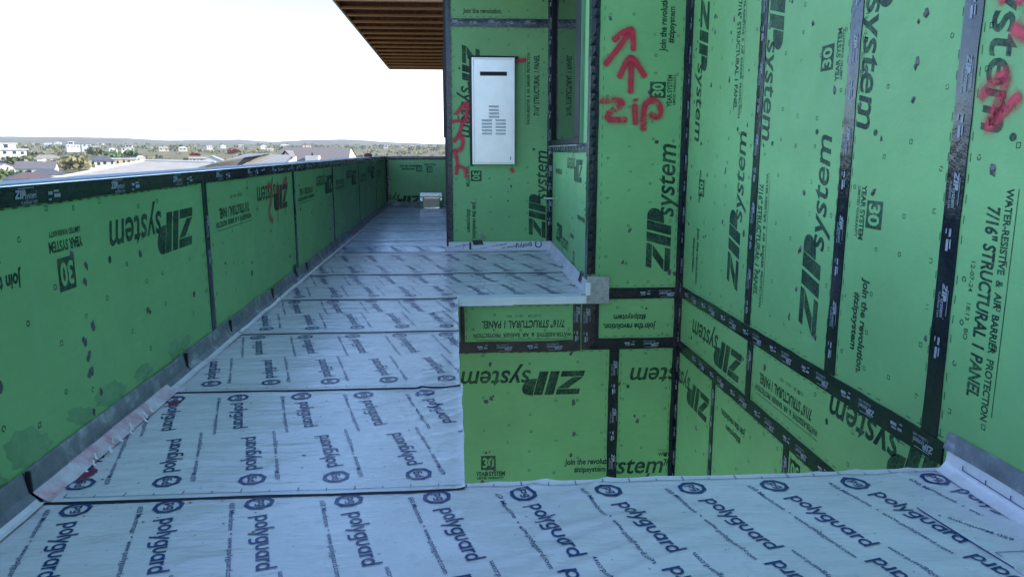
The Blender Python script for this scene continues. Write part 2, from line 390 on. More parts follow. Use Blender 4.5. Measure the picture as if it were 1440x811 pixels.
# ------------------------------------------------------------------ walls of sheathing
PM = None
def panel(root, fr, rect, texts, dabs=1.0, marks=True, sprays=(), th=0.012, wet=()):
    a0, z0, a1, z1 = rect
    mb = MB()
    b0 = [fr.p(a, z, d) for (a, z, d) in ((a0,z0,-th),(a1,z0,-th),(a1,z0,0),(a0,z0,0),(a0,z1,-th),(a1,z1,-th),(a1,z1,0),(a0,z1,0))]
    mb.mesh(b0, [(3,2,1,0),(4,5,6,7),(0,1,5,4),(1,2,6,5),(2,3,7,6),(3,0,4,7)], 0)
    vis = (a0, z0, a1, min(z1, 3.4))
    for t in texts:
        kind, a, z, ang = t[:4]; L = t[4] if len(t) > 4 else None; m = t[5] if len(t) > 5 else 1
        printing(mb, fr, kind, a, z, ang, rect, L, m)
    if marks:
        ph = random.random(); na = max(1, int(round((a1-a0)/0.2)))
        for i in range(na):
            a = a0+(i+.5+random.uniform(-.06, .06))*(a1-a0)/na; z = vis[1]+0.09+0.1*((i+ph) % 1)
            while z < vis[3]-0.05:
                if random.random() < 0.8: ring(mb, fr, a+random.uniform(-.012, .012), z+random.uniform(-.015, .015), 0.0115, random.random() < .5, rect)
                z += random.choice((.15, .2, .3))
        nd = int((a1-a0)*(vis[3]-vis[1])*7*dabs)
        cols = [a0+(a1-a0)*f for f in (0.12, 0.38, 0.62, 0.88)]
        for _ in range(nd):
            a = random.choice(cols)+random.gauss(0, .028); z = random.uniform(vis[1]+.05, vis[3]-.05)
            dab(mb, fr, a, z, random.uniform(.009, .021), rect)
        for z in (z0+0.062, z1-0.062):         # dashed nailing line printed along the edges
            a = a0+0.05
            while a < a1-0.08:
                if random.random() < .8: mb.poly([fr.p(a, z, D1), fr.p(a+.032, z, D1), fr.p(a+.032, z+.004, D1), fr.p(a, z+.004, D1)], 1)
                a += .075
        for a in (a0+0.062, a1-0.062):
            z = z0+.06
            while z < vis[3]-.08:
                if random.random() < .8: mb.poly([fr.p(a, z, D1), fr.p(a+.004, z, D1), fr.p(a+.004, z+.032, D1), fr.p(a, z+.032, D1)], 1)
                z += .075
    for (a, z, r, asp) in wet: dab(mb, fr, a, z, r, rect, 4, 0.0012, asp)
    dd = 0.0030
    for pts, w in sprays: spray(mb, fr, pts, w, dd, .55 if w in (.05, .045, .02) else 1.0); dd += 0.0004
    return mb.build('sheathing_panel', [M['zip'], M['ink'], M['dab'], M['spray'], M['wet']], root)
def tape(root, fr, a0, z0, a1, z1, w=0.095, mat='tape', d=0.0045, flip=False, text=True, part='flashing_tape', step=0.42, ph=0.0):
    """a strip of flashing tape with its white print, slightly uneven along its edges"""
    a = Vector((a0, z0)); b = Vector((a1, z1)); L = (b-a).length; t = (b-a)/L; n = Vector((-t[1], t[0])); k = max(2, int(L/0.12))
    mb = MB(); top = []; bot = []
    for i in range(k+1):
        p = a+t*L*i/k; e1 = w/2+random.uniform(-.003, .003); e2 = w/2+random.uniform(-.003, .003)
        dd = d+random.uniform(0, .0012)
        top.append((p+n*e1, p-n*e2, dd))
    for i in range(k):
        u, l, d0 = top[i]; u2, l2, d1 = top[i+1]
        mid0 = (u+l)/2; mid1 = (u2+l2)/2
        mb.poly([fr.p(*l, d0), fr.p(*l2, d1), fr.p(*mid1, d1+.0012), fr.p(*mid0, d0+.0012)])
        mb.poly([fr.p(*mid0, d0+.0012), fr.p(*mid1, d1+.0012), fr.p(*u2, d1), fr.p(*u, d0)])
        mb.poly([fr.p(*l, 0.0001), fr.p(*l2, 0.0001), fr.p(*l2, d1), fr.p(*l, d0)]); mb.poly([fr.p(*u, d0), fr.p(*u2, d1), fr.p(*u2, 0.0001), fr.p(*u, 0.0001)])
    for (u, l, dd) in (top[0], top[-1]): mb.poly([fr.p(*l, 0.0001), fr.p(*u, 0.0001), fr.p(*u, dd), fr.p(*l, dd)])
    if text:
        ang = math.degrees(math.atan2(t[1], t[0]))+(180 if flip else 0); dt = Vector((math.cos(R(ang)), math.sin(R(ang)))); nn = Vector((-dt[1], dt[0]))
        dp = d+0.0036; s = 0.05+ph
        org = b if flip else a
        while s < L-0.30:
            q = org+dt*s
            o = q-nn*0.004; put(mb, fr, ziplogo(), o[0], o[1], ang, 0.135, 0.030, 1, dp)
            o = q-nn*0.024; put(mb, fr, font2d('FLASHING TAPE', 0, 0.006), o[0]+dt[0]*.035, o[1]+dt[1]*.035, ang, 0.10, 0.012, 1, dp)
            o = q+dt*0.02+nn*0.030; put(mb, fr, shape_rect(0, 0, 1, 1), o[0], o[1], ang, 0.10, 0.003, 1, dp)
            if s+0.32 < L:
                for (off, y, ln, h) in ((.21, .0, .03, .012), (.21, -.02, .02, .006), (.25, .008, .035, .008), (.25, -.012, .045, .014)):
                    o = q+dt*off+nn*y; put(mb, fr, shape_rect(0, 0, 1, 1), o[0], o[1], ang, ln, h, 1, dp)
            s += step
    return mb.build(part, [M[mat], M['white_ink']], root)

# frames: every wall has its own plane
FR = Frame((1.86, 0, 0), (0, -1, 0), (-1, 0, 0))          # long wall on the right
FF = Frame((0, 6.02, 0), (1, 0, 0), (0, -1, 0))           # wall across the well
FU = Frame((0, 9.00, 0), (1, 0, 0), (0, -1, 0))           # wall with the heater cabinet
FL = Frame((-1.5, 0, 0), (0, 1, 0), (1, 0, 0))            # parapet
FE = Frame((0, 16.3, 0), (1, 0, 0), (0, -1, 0))           # parapet across the far end
wv = (Vector((1.10, 6.02, 0))-Vector((1.15, 9.0, 0))).normalized()
FW = Frame((1.15, 9.0, 0), wv, (wv[1], -wv[0], 0)); WL = 2.98  # window wall, s = 0 at the inner corner
TOP = 3.5; PIT = -2.6

# ---- long wall on the right
rw = thing('sheathed_wall', 'long green sheathed wall running along the right side with vertical black tape seams', 'wall', (1.95, 2.0, 0))
MB().box((1.874, -3.2, PIT), (2.1, 6.02, TOP)).build('wall_core', M['osb'], rw)
cols = [-6.02, -4.575, -3.49, -2.68, -1.46, -0.24, 0.98, 2.2]
RT = [('zip', -5.805, 2.317, 270), ('zip', -4.772, 0.275, 90), ('30', -5.535, .858, 90), ('year', -5.62, .802, 90), ('join', -5.652, .615, 270), ('hash', -5.74, .53, 270),
      ('struct', -5.02, 2.16, 270), ('water', -4.93, 2.23, 270),
      ('zip', -4.50, 2.306, 270), ('30', -3.69, 1.594, 90), ('year', -3.625, 1.532, 90), ('limited', -3.595, 1.539, 90), ('zip', -3.66, .231, 90), ('struct', -4.505, 1.0, 270), ('water', -4.41, 1.069, 270), ('date', -4.535, .80, 270),
      ('zip', -3.405, 2.343, 270), ('30', -3.275, .98, 270), ('year', -3.328, 1.046, 270), ('limited', -3.362, 1.038, 270), ('join', -3.25, .628, 270), ('hash', -3.315, .551, 270), ('date', -3.42, 1.81, 270),
      ('zip', -2.565, 2.309, 270), ('struct', -2.497, 1.009, 270), ('water', -2.415, 1.075, 270), ('date', -2.55, .807, 270), ('zip', -1.65, .4, 90),
      ('zip', -1.3, 2.3, 270), ('struct', -.9, 1.3, 270), ('water', -.8, 1.4, 270), ('30', -.5, 1.2, 90), ('zip', .1, .5, 90), ('zip', .5, 2.3, 270), ('zip', 1.5, .6, 90)]
SPR = {3: [([(-2.597, 1.39), (-2.53, 1.435), (-2.468, 1.467), (-2.50, 1.37), (-2.553, 1.268), (-2.48, 1.33), (-2.41, 1.373)], .034),
           ([(-2.60, 1.80), (-2.535, 1.70)], .03), ([(-2.47, 1.60), (-2.40, 1.56), (-2.33, 1.66), (-2.40, 1.74), (-2.46, 1.68)], .034)]}
for i in range(len(cols)-1):
    rc = (cols[i], 0.05, cols[i+1]-0.002, TOP); cx = lambda t: cols[i]-.03 <= t[1] < cols[i+1]-.03
    panel(rw, FR, rc, [t for t in RT if cx(t)], sprays=SPR.get(i, ()), dabs=1.1 if i < 4 else .6)
mid = [-6.02, -4.49, -2.55]
MT = [('zip', -4.62, -.123, 180), ('struct', -3.64, -.15, 180), ('water', -3.56, -.235, 180), ('date', -3.75, -.09, 180), ('zip', -2.395, .0, 180, 1.1)]
for i in range(2):
    panel(rw, FR, (mid[i], -0.41, mid[i+1]-.002, 0.048), [t for t in MT if mid[i] < t[1]-.3 < mid[i+1]], dabs=.7)
low = [-6.02, -5.12, -3.9, -2.55]
LT = [('zip', -5.20, -.62, 180), ('join', -4.50, -.60, 180), ('hash', -4.57, -.68, 180), ('30', -3.72, -.50, 180), ('year', -3.66, -.62, 180), ('zip', -2.9, -.9, 180)]
for i in range(3):
    panel(rw, FR, (low[i], PIT, low[i+1]-.002, -0.412), [t for t in LT if low[i]+.05 < t[1]-.12 < low[i+1]+.25], dabs=.35)
tape(rw, FR, -6.0, 0.05, -2.585, 0.05, flip=True, d=.006)
tape(rw, FR, -6.0, -0.412, -2.55, -0.412, flip=True, d=.006, ph=.2)
for a in cols[1:-1]: tape(rw, FR, a, TOP, a, 0.10 if a < -2.6 else 0.13, w=.098, ph=random.uniform(0, .3))
tape(rw, FR, -4.49, 0.0, -4.49, -0.365, w=.08, d=.0052)
tape(rw, FR, -5.12, -0.46, -5.12, PIT, w=.07); tape(rw, FR, -3.9, -0.46, -3.9, PIT, w=.07)
tape(rw, FR, -5.995, TOP, -5.995, PIT, w=.05, d=.007, text=False)
tape(rw, FR, -5.995, 3.0, -5.995, -2.0, w=.03, d=.009, ph=.1)

# ---- wall across the well, red arrows on it
fw = thing('sheathed_wall', 'green sheathed wall across the well with two red spray painted arrows', 'wall', (1.0, 6.1, 0))
MB().box((-1.5, 6.034, PIT), (1.85, 6.2, -.30)).box((0.002, 6.034, -.299), (1.85, 6.2, -.06)).box((1.22, 6.034, -.06), (1.85, 6.2, TOP)).build('wall_core', M['osb'], fw)
panel(fw, FF, (1.105, 0.035, 1.858, TOP),
      [('zip', 1.76, .205, 90), ('30', 1.672, 1.612, 90), ('year', 1.722, 1.541, 90), ('limited', 1.753, 1.558, 90), ('join', 1.66, 1.966, 90), ('hash', 1.722, 2.03, 90), ('date', 1.815, .62, 90)], dabs=.8,
      sprays=[([(1.18, 1.865), (1.29, 2.0), (1.386, 2.134)], .032), ([(1.245, 2.05), (1.31, 2.105), (1.385, 2.14), (1.395, 2.08), (1.401, 1.98)], .034),
              ([(1.388, 1.656), (1.388, 1.80), (1.386, 1.925)], .033), ([(1.296, 1.77), (1.33, 1.85), (1.37, 1.925), (1.415, 1.895), (1.498, 1.778)], .033),
              ([(1.155, 1.582), (1.24, 1.592), (1.32, 1.59), (1.335, 1.56), (1.27, 1.52), (1.20, 1.49), (1.195, 1.455), (1.235, 1.44), (1.355, 1.442)], .034),
              ([(1.428, 1.595), (1.43, 1.59)], .030), ([(1.425, 1.555), (1.433, 1.412)], .032),
              ([(1.499, 1.368), (1.496, 1.47), (1.505, 1.565), (1.555, 1.60), (1.615, 1.58), (1.64, 1.53), (1.63, 1.47), (1.59, 1.455), (1.552, 1.486)], .036)])
panel(fw, FF, (1.02, -.395, 1.858, 0.033), [('join', 1.66, -.225, 180), ('hash', 1.572, -.15, 180)], dabs=.9)
panel(fw, FF, (0.002, -.395, 1.018, 0.0), [('struct', .885, -.185, 180), ('water', .945, -.29, 180), ('date', .69, -.135, 180)], dabs=.3)
panel(fw, FF, (-1.5, PIT, 1.308, -.397), [('zip', 1.065, -.625, 180), ('30', .18, -1.49, 0), ('year', .135, -1.545, 0), ('limited', .143, -1.575, 0), ('join', .90, -1.465, 0), ('hash', .985, -1.535, 0)], dabs=1.4)
panel(fw, FF, (1.310, PIT, 1.858, -.397), [('zip', 2.50, -.625, 180, None), ('zip', .72, -1.55, 0), ('struct', 1.77, -1.50, 0), ('water', 1.72, -1.41, 0)], dabs=1.0)
tape(fw, FF, 1.86, 0.035, 1.09, 0.035, flip=False, d=.006)
tape(fw, FF, 1.86, -.395, 1.03, -.395, flip=False, d=.006, ph=.12)
tape(fw, FF, 1.02, -.405, -.25, -.405, mat='brown_tape', flip=False, d=.007, ph=.1)
tape(fw, FF, 1.310, -.44, 1.310, PIT, w=.085, d=.005, ph=.05)
tape(fw, FF, 1.10, TOP, 1.10, 0.2, w=.07, d=.006, text=False)
tape(fw, FF, 1.135, -.05, 1.135, -.40, w=.07, d=.009, ph=.02); tape(fw, FF, 1.065, 0.0, 1.065, -.44, w=.07, mat='brown_tape', d=.010, ph=.03); tape(fw, FF, .985, -.02, .985, -.42, w=.06, mat='brown_tape', d=.008)
tape(fw, FF, .035, -.03, .035, -.38, w=.035, mat='brown_tape', d=.008, text=False)
tape(fw, FF, 1.835, TOP, 1.835, PIT, w=.05, d=.008, text=False)
cr = MB()                                            # crumpled loose edge of the corner tape
for k in range(46):
    z = 0.25+k*0.07; a = 1.098+random.uniform(-.022, .02); s = random.uniform(.012, .03)
    cr.mesh([FF.p(a-s, z, .0085), FF.p(a+s, z+random.uniform(-.02, .02), .0085), FF.p(a+s*.5, z+s*2.2, .0088), FF.p(a-s*.2, z+s, .019)], [(0, 1, 3), (1, 2, 3), (2, 0, 3)])
cr.build('crumpled_tape', M['tape'], fw)

# ---- window wall (side of the recess)
ww = thing('sheathed_wall', 'narrow green sheathed side wall of the recess holding the dark window', 'wall', (1.2, 7.5, 0))
SILL = 1.26; wa, wb = 0.10, 2.40
X_ = lambda p: FW.p(p[0], p[2], p[1])
MB().box((0, -.11, -.02), (WL-.012, -.014, SILL), X=X_).box((0, -.11, 2.95), (WL-.012, -.014, 3.28), X=X_).box((0, -.11, SILL), (wa, -.014, 2.95), X=X_).box((wb, -.11, SILL), (WL-.012, -.014, 2.95), X=X_).build('wall_core', M['osb'], ww)
panel(ww, FW, (0, 0, WL, SILL-.02), [('zip', 2.42, 1.12, 180), ('struct', .95, 1.0, 180, .6), ('zip', .5, .2, 0), ('30', 2.0, .25, 180), ('year', 1.94, .4, 180), ('join', 2.6, .62, 180)], dabs=.6)
panel(ww, FW, (0, 2.97, WL, 3.28), [], marks=False); panel(ww, FW, (wb+.02, SILL, WL, 2.95), [], marks=False)
tape(ww, FW, .03, 3.28, .03, 0.1, w=.06, d=.006, ph=.1)
tape(ww, FW, WL-.155, 3.28, WL-.155, 0.1, w=.29, d=.006, ph=.1)
tape(ww, FW, .06, SILL-.035, WL-.08, SILL-.035, w=.08, d=.007)
wn = MB()
for (s0, z0, s1, z1) in ((wa, SILL, wb, SILL+.06), (wa, 2.89, wb, 2.95), (wa, SILL+.06, wa+.06, 2.89), (wb-.30, SILL+.06, wb, 2.89)):
    wn.box((s0, -.08, z0), (s1, .035, z1), X=X_)
win = wn.build('window', M['frame'], ww, bevel=.004)
MB().box((wa+.05, -.02, SILL+.05), (wb-.29, .004, 2.90), X=X_).build('glass_pane', M['glass'], win)
MB().box((wb+.004, 0.002, SILL), (wb+.026, .030, 2.95), X=X_).build('side_trim', M['pale_green'], win)
MB().box((wb-.40, .0045, SILL+.09), (wb-.33, .006, SILL+.14), X=X_).build('sticker', plain('light_blue_sticker', (0.10, 0.40, 0.60), .4), win)
MB().box((wa-.04, 0.009, SILL-.02), (wb+.04, .055, SILL-.004), X=X_).build('sill_flashing', M['grey'], win)

# ---- heater wall (back of the recess) and the building behind it
uw = thing('sheathed_wall', 'green sheathed back wall of the recess behind the white cabinet, with red scrawl', 'wall', (.5, 9.1, 0))
MB().box((-.10, 9.014, -.02), (1.16, 9.2, 3.28)).build('wall_core', M['osb'], uw)
MB().box((-.10, 9.2, -.02), (6.0, 26.0, 3.88)).build('house_body', M['dark_int'], uw)
panel(uw, FU, (-.10, 0, 1.148, 2.645), [('zip', .085, 2.40, 270), ('zip', 1.075, .152, 90), ('struct', .985, 1.605, 90), ('water', .875, 1.50, 90), ('30', .174, .967, 270), ('year', .12, 1.03, 270), ('join', .19, .60, 270), ('hash', .125, .51, 270)], dabs=.5,
      sprays=[([(.012, 1.621), (.085, 1.709), (.148, 1.753)], .03), ([(.148, 1.753), (.13, 1.62), (.123, 1.532)], .03), ([(-.05, 1.532), (.05, 1.55), (.123, 1.532)], .026), ([(.085, 1.53), (.04, 1.377), (-.02, 1.31)], .03), ([(.042, 1.40), (.095, 1.31), (.06, 1.21), (-.017, 1.198)], .03), ([(-.01, 1.198), (.02, 1.05), (.0, .927)], .028), ([(.026, 1.018), (.11, 1.0), (.116, .89)], .026), ([(.70, 2.23), (.82, 2.235)], .03), ([(.66, .99), (.68, .95)], .026)])
panel(uw, FU, (-.10, 2.647, 1.148, 3.28), [('join', .1, 2.75, 0)], dabs=.4)
tape(uw, FU, -.08, 2.645, 1.12, 2.645, d=.005)
tape(uw, FU, -.072, 3.28, -.072, .12, w=.06, d=.006, text=False); tape(uw, FU, 1.115, 3.28, 1.115, .12, w=.06, d=.006, ph=.1)
fl = MB().box((-.125, 8.985, .02), (-.101, 9.12, 3.28)); fl.box((-.14, 8.99, 1.35), (-.126, 9.06, 2.35))
fl.build('corner_tape', M['mastic'], uw)
for (a0, z0, a1, z1, w) in ((.15, 2.262, .74, 2.262, .036), (.184, 2.27, .184, 1.02, .036)): tape(uw, FU, a0, z0, a1, z1, w=w, d=.009, text=False, part='sealing_tape', mat='mastic')

# ---- parapet on the left
pz = 1.07
pp = thing('parapet_wall', 'waist high green sheathed parapet along the left edge of the deck capped with black tape', 'parapet', (-1.6, 7, 0))
MB().box((-1.70, -3.2, -.3), (-1.514, 16.48, pz-.004)).build('wall_core', M['osb'], pp)
seams = [-3.2, -.3, 2.15, 4.60, 7.08, 9.30, 11.80, 14.28, 16.3]
PT = [('zip', 4.384, .885, 180), ('year', 3.10, .865, 180), ('limited', 3.09, .905, 180), ('30', 3.02, .800, 180), ('join', 2.658, .79, 180), ('hash', 2.55, .865, 180),
      ('zip', 6.835, .915, 180), ('struct', 5.55, .835, 180), ('water', 5.60, .755, 180), ('date', 5.40, .91, 180)]
for k in range(3, 8):
    o = seams[k]-4.60
    if k >= 4: PT += [('struct', 5.55+o, .835, 180), ('water', 5.60+o, .755, 180), ('zip', 6.80+o*1.0, .915, 180)]
PT += [('zip', 1.9, .885, 180), ('struct', .5, .8, 180), ('water', .55, .72, 180), ('zip', -.6, .9, 180)]
LS = {3: [([(6.10, .90), (6.18, .94), (6.26, .88), (6.20, .80), (6.11, .72), (6.14, .66), (6.22, .64)], .05), ([(6.40, .86), (6.44, .93), (6.50, .86), (6.46, .74)], .05), ([(6.66, .90), (6.74, .965), (6.82, .90)], .045), ([(6.41, .80), (6.40, .62)], .02), ([(6.70, .85), (6.69, .66)], .02)]}
WETS = {2: [(2.95, .165, .12, .35), (3.22, .165, .16, .30), (3.55, .16, .10, .4), (2.60, .17, .14, .5), (2.32, .175, .11, .5), (3.95, .165, .07, .8), (4.12, .16, .09, .4)]}
for i in range(len(seams)-1):
    panel(pp, FL, (seams[i], 0.0, seams[i+1]-.002, pz-.002), [t for t in PT if seams[i]+.2 < t[1]-.05 <= seams[i+1]], sprays=LS.get(i, ()), dabs=1.0 if i < 3 else .5, wet=WETS.get(i, ()))
for a in seams[1:-1]: tape(pp, FL, a, pz-.05, a, .12, w=.075, d=.004, step=.5, ph=.15)
tape(pp, FL, -3.2, pz-.029, 16.28, pz-.029, w=.058, d=.0055, step=.72, ph=.05)
cap = MB().box((-1.715, -3.2, pz), (-1.492, 16.3, pz+.012)); cap.build('top_tape', M['tape'], pp)
co = MB()                                             # bright membrane folded over the outer half of the top, ragged on the inside
n = 240; ed = []
for i in range(n+1):
    y = -3.2+19.5*i/n; far = min(1, max(0, (y-5)/4)); ed.append((y, -1.56+.018*mnoise.noise(Vector((y*2.1, 0, 0)))+far*(.05+.02*random.uniform(-1, 1))))
for i in range(n):
    (y0, x0), (y1, x1) = ed[i], ed[i+1]
    co.poly([(-1.725, y0, pz+.016), (-1.69, y0, pz+.019), (-1.69, y1, pz+.019), (-1.725, y1, pz+.016)])
    co.poly([(-1.69, y0, pz+.019), (x0, y0, pz+.016), (x1, y1, pz+.016), (-1.69, y1, pz+.019)], 1)
    co.poly([(x0, y0, pz+.016), (x0, y0, pz+.0125), (x1, y1, pz+.0125), (x1, y1, pz+.016)])
    co.poly([(-1.725, y0, pz-.10), (-1.725, y0, pz+.016), (-1.725, y1, pz+.016), (-1.725, y1, pz-.10)])
co.build('cap_membrane', [M['film'], plain('weathered_cap_film', (.27, .30, .32), .5, var=.25, nscale=9)], pp)
ch = MB()                                             # flakes of bright film stuck to the tape edge
for _ in range(90):
    y = random.uniform(5.5, 15.8); z = pz-.01-abs(random.gauss(0, .016)); s = random.uniform(.004, .014)
    ch.poly([FL.p(y-s*1.5, z-s*.4, .0095), FL.p(y+s, z-s*.6, .0095), FL.p(y+s*1.6, z+s*.3, .0095), FL.p(y-s*.4, z+s*.6, .0095)])
ch.build('film_flakes', M['film'], pp)

# ---- far parapet with scupper
ep = thing('parapet_wall', 'dark green sheathed parapet closing the far end of the walkway with a scupper opening', 'parapet', (-.8, 16.4, 0))
sx0, sx1, sz = -.70, -.37, .21
MB().box((-1.5, 16.314, -.3), (sx0, 16.48, pz)).box((sx1, 16.314, -.3), (-.1, 16.48, pz)).box((sx0, 16.314, sz), (sx1, 16.48, pz)).box((sx0, 16.314, -.3), (sx1, 16.48, -.01)).build('wall_core', M['osb'], ep)
panel(ep, FE, (-1.49, 0, sx0, pz), [('join', -1.2, .86, 0), ('hash', -1.15, .80, 0), ('30', -.85, .76, 0), ('zip', -.75, .25, 180)], dabs=.3)
panel(ep, FE, (sx1, 0, -.1, pz), [], dabs=.2); panel(ep, FE, (sx0+.001, sz, sx1-.001, pz), [('30', -.63, .74, 0), ('year', -.69, .89, 0)], dabs=.2)
tape(ep, FE, -1.48, pz-.03, -.1, pz-.03, w=.06, d=.005, text=False)
MB().box((-1.49, 16.285, pz+.001), (-.1, 16.5, pz+.014)).build('top_tape', M['tape'], ep)
tape(ep, FE, -1.465, pz, -1.465, .1, w=.06, d=.006, text=False)
sb = MB().box((-.79, 16.255, sz+.01), (-.30, 16.30, .315)).box((-.79, 16.255, .13), (sx0-.01, 16.30, sz+.008)).box((sx1+.01, 16.255, .13), (-.30, 16.30, sz+.008))
sb.build('scupper_frame', M['foil'], ep, bevel=.01)
MB().box((-1.49, 16.25, .0), (-.80, 16.297, .12)).box((-.295, 16.25, .0), (-.105, 16.297, .12)).build('base_strip', M['grey'], ep)

blk = MB().box((-.70, 15.98, .020), (-.36, 16.25, .190)); tag(blk.build('plywood_block', M['ply'], None, bevel=.006), 'pale plywood block set in the shiny scupper at the far end of the walkway', 'wood block')
rb = MB().box((-1.68, 14.1, pz+.018), (-1.58, 14.5, pz+.075)).box((-1.66, 14.14, pz+.075), (-1.60, 14.46, pz+.085)); tag(rb.build('red_block', M['red_plastic'], None, bevel=.006), 'small dark red block lying on top of the left parapet near its far end', 'block')

# ------------------------------------------------------------------ decks (setting)
dk = MB().box((-1.514, -3.2, -.30), (0.0, 16.3, -.012)).box((0.0, 6.034, -.059), (1.22, 9.014, -.012)).box((0, -3.2, -.30), (1.874, 2.55, -.012))
tag(dk.build('deck', M['concrete']), kind='structure')
tag(MB().box((-16, -22, PIT-.2), (2.1, 6.2, PIT)).build('terrace', M['limestone']), kind='structure')  # unseen floor, extended to bounce sunlight onto the lower well walls

# ------------------------------------------------------------------ printed membrane
def zs(x, y):
    """gentle rise and fall of the loosely laid sheets"""
    k = 0.0022*mnoise.noise(Vector((x*2.4, y*3.4, 0.3)))
    u = x*math.cos(R(-32))-y*math.sin(R(-32)); w = x*math.sin(R(-32))+y*math.cos(R(-32))
    r_ = 1-abs(mnoise.noise(Vector((u*1.5+2, w*8.0, 5.1))))*2.6
    if r_ > 0 and x > -.2: k += 0.014*r_*r_*max(0, mnoise.noise(Vector((x*1.3, y*1.3, 9)))+.35)
    r2 = 1-abs(mnoise.noise(Vector((x*1.1, y*6.0+3, 2.1))))*3
    if r2 > 0: k += 0.0028*r2*r2
    return k
STW = 0.21
def stroke(pts, w=STW, step=.4):
    """ribbon along a polyline -> points and quads (x-height units)"""
    P = [Vector(p) for p in pts]; q = [P[0]]
    for a, b in zip(P, P[1:]):
        n = max(1, int((b-a).length/step))
        for k in range(1, n+1): q.append(a+(b-a)*k/n)
    vs, fs = [], []
    cl = (q[0]-q[-1]).length < 1e-4
    for i, p in enumerate(q):
        a = q[i-1] if i else (q[-2] if cl else p); b = q[i+1] if i < len(q)-1 else (q[1] if cl else p)
        t = (b-a).normalized(); n = Vector((-t[1], t[0])); vs += [p+n*w/2, p-n*w/2]
    for i in range(len(q)-1): fs.append((2*i, 2*i+1, 2*i+3, 2*i+2))
    return [tuple(v) for v in vs], fs
def arc(cx, cy, rx, ry, a0, a1, n=14): return [(cx+rx*math.cos(R(a0+(a1-a0)*k/n)), cy+ry*math.sin(R(a0+(a1-a0)*k/n))) for k in range(n+1)]
def merge(parts):
    vs, fs = [], []
    for v, f in parts:
        i = len(vs); vs += v; fs += [tuple(i+k for k in g) for g in f]
    return vs, fs
def wordmark():
    S = STW/2; L = []; x = 0
    def bowl(x): L.append(stroke(arc(x+.5, .5, .5-S, .5-S, 0, 360, 20)))
    bowl(x); L.append(stroke([(x+S, 1), (x+S, -.52)])); x += 1.16                                   # p
    bowl(x); x += 1.14                                                                             # o
    L.append(stroke([(x+S, 0), (x+S, 1.5)])); x += .33                                             # l
    L.append(stroke([(x+.06, 1), (x+.46, .06)])); L.append(stroke([(x+.86, 1), (x+.24, -.50)])); x += 1.0   # y
    bowl(x); L.append(stroke([(x+1-S, 1), (x+1-S, -.12)] + arc(x+.62, -.12, .38-S+.0, .36-S, 0, -90, 6) + [(x+.12, -.37)])); x += 1.17     # g
    L.append(stroke([(x+S, 1), (x+S, .46)] + arc(x+.46, .46, .46-S, .46-S, 180, 360, 12) + [(x+.92-S, 1)])); x += 1.10    # u
    bowl(x); L.append(stroke([(x+1-S, 1), (x+1-S, 0)])); x += 1.20                                  # a
    L.append(stroke([(x+S, 0), (x+S, 1)])); L.append(stroke([(x+S, .60)] + arc(x+.46, .52, .36, .38, 165, 90, 5) + [(x+.56, .90)])); x += .62   # r
    bowl(x); L.append(stroke([(x+1-S, 0), (x+1-S, 1.5)])); x += 1.0                                 # d
    return merge(L), x
WORD, WLEN = wordmark()
def pgmark():
    L = []; no = 8
    o = [(math.cos(R(22.5+45*k)), math.sin(R(22.5+45*k))) for k in range(8)]
    vs, fs = [], []
    n = 32
    for k in range(n):
        t = 2*PI*k/n; d = (math.cos(t), math.sin(t))
        tt = (math.degrees(t)-22.5) % 45-22.5; rr = math.cos(R(22.5))/math.cos(R(tt))
        # corners of the octagon fall on multiples of 45 + 22.5
        vs += [(d[0]*rr, d[1]*rr), (d[0]*.68, d[1]*.68)]
    for k in range(n): j = (k+1) % n; fs.append((2*k, 2*k+1, 2*j+1, 2*j))
    return vs, fs
OCT = pgmark()
def pgletters():
    w = .24; S = w/2; L = [stroke(arc(.5, .5, .5-S, .5-S, 0, 360, 16), w), stroke([(S, 1), (S, -.5)], w), stroke(arc(1.68, .5, .5-S, .5-S, 0, 360, 16), w), stroke([(2.18-S, 1), (2.18-S, -.05)] + arc(1.80, -.05, .38-S, .38-S, 0, -90, 5) + [(1.3, -.31)], w)]
    v, f = merge(L); return [((x-1.09)/2.18, (y-.25)/2.18) for x, y in v], f
PGL = pgletters()
def lay(mb, shape, org, th, scx, scy, zf, rect, mat=1):
    vs, fs = shape; c, s = math.cos(th), math.sin(th)
    q = [(org[0]+x*scx*c-y*scy*s, org[1]+x*scx*s+y*scy*c) for x, y in vs]
    for f in fs:
        pl = [q[k] for k in f]
        if not all(rect[0] <= p[0] <= rect[2] and rect[1] <= p[1] <= rect[3] for p in pl):
            pl = clip(pl, *rect)
        if pl: mb.poly([(p[0], p[1], zf(*p)+.0028) for p in pl], mat)
def print_row(mb, x0, y, toward, zf, rect, pitch=.305):
    """one printed row: ring mark, word mark and small line; toward = reading towards the camera"""
    th = R(-90+15) if toward else R(90+15)
    d = (math.cos(th), math.sin(th)); up = (-d[1], d[0]); h = .0405
    k = -14
    while k < 14:
        cx = x0+k*pitch; k += 1
        if cx < rect[0]-.5 or cx > rect[2]+.5: continue
        lay(mb, OCT, (cx, y), 0, .0515, .0515, zf, rect); lay(mb, PGL, (cx, y), th, .050, .050, zf, rect)
        o = (cx+d[0]*.093-up[0]*h*.42, y+d[1]*.093-up[1]*h*.42); lay(mb, WORD, o, th, h, h, zf, rect)
        o = (cx-up[0]*.097-d[0]*.030, y-up[1]*.097-d[1]*.030)
        t = font2d('650 Membrane  \u2022  www.polyguard.com', 0, 0.004); lay(mb, t, o, th, .515, .0185, zf, rect)
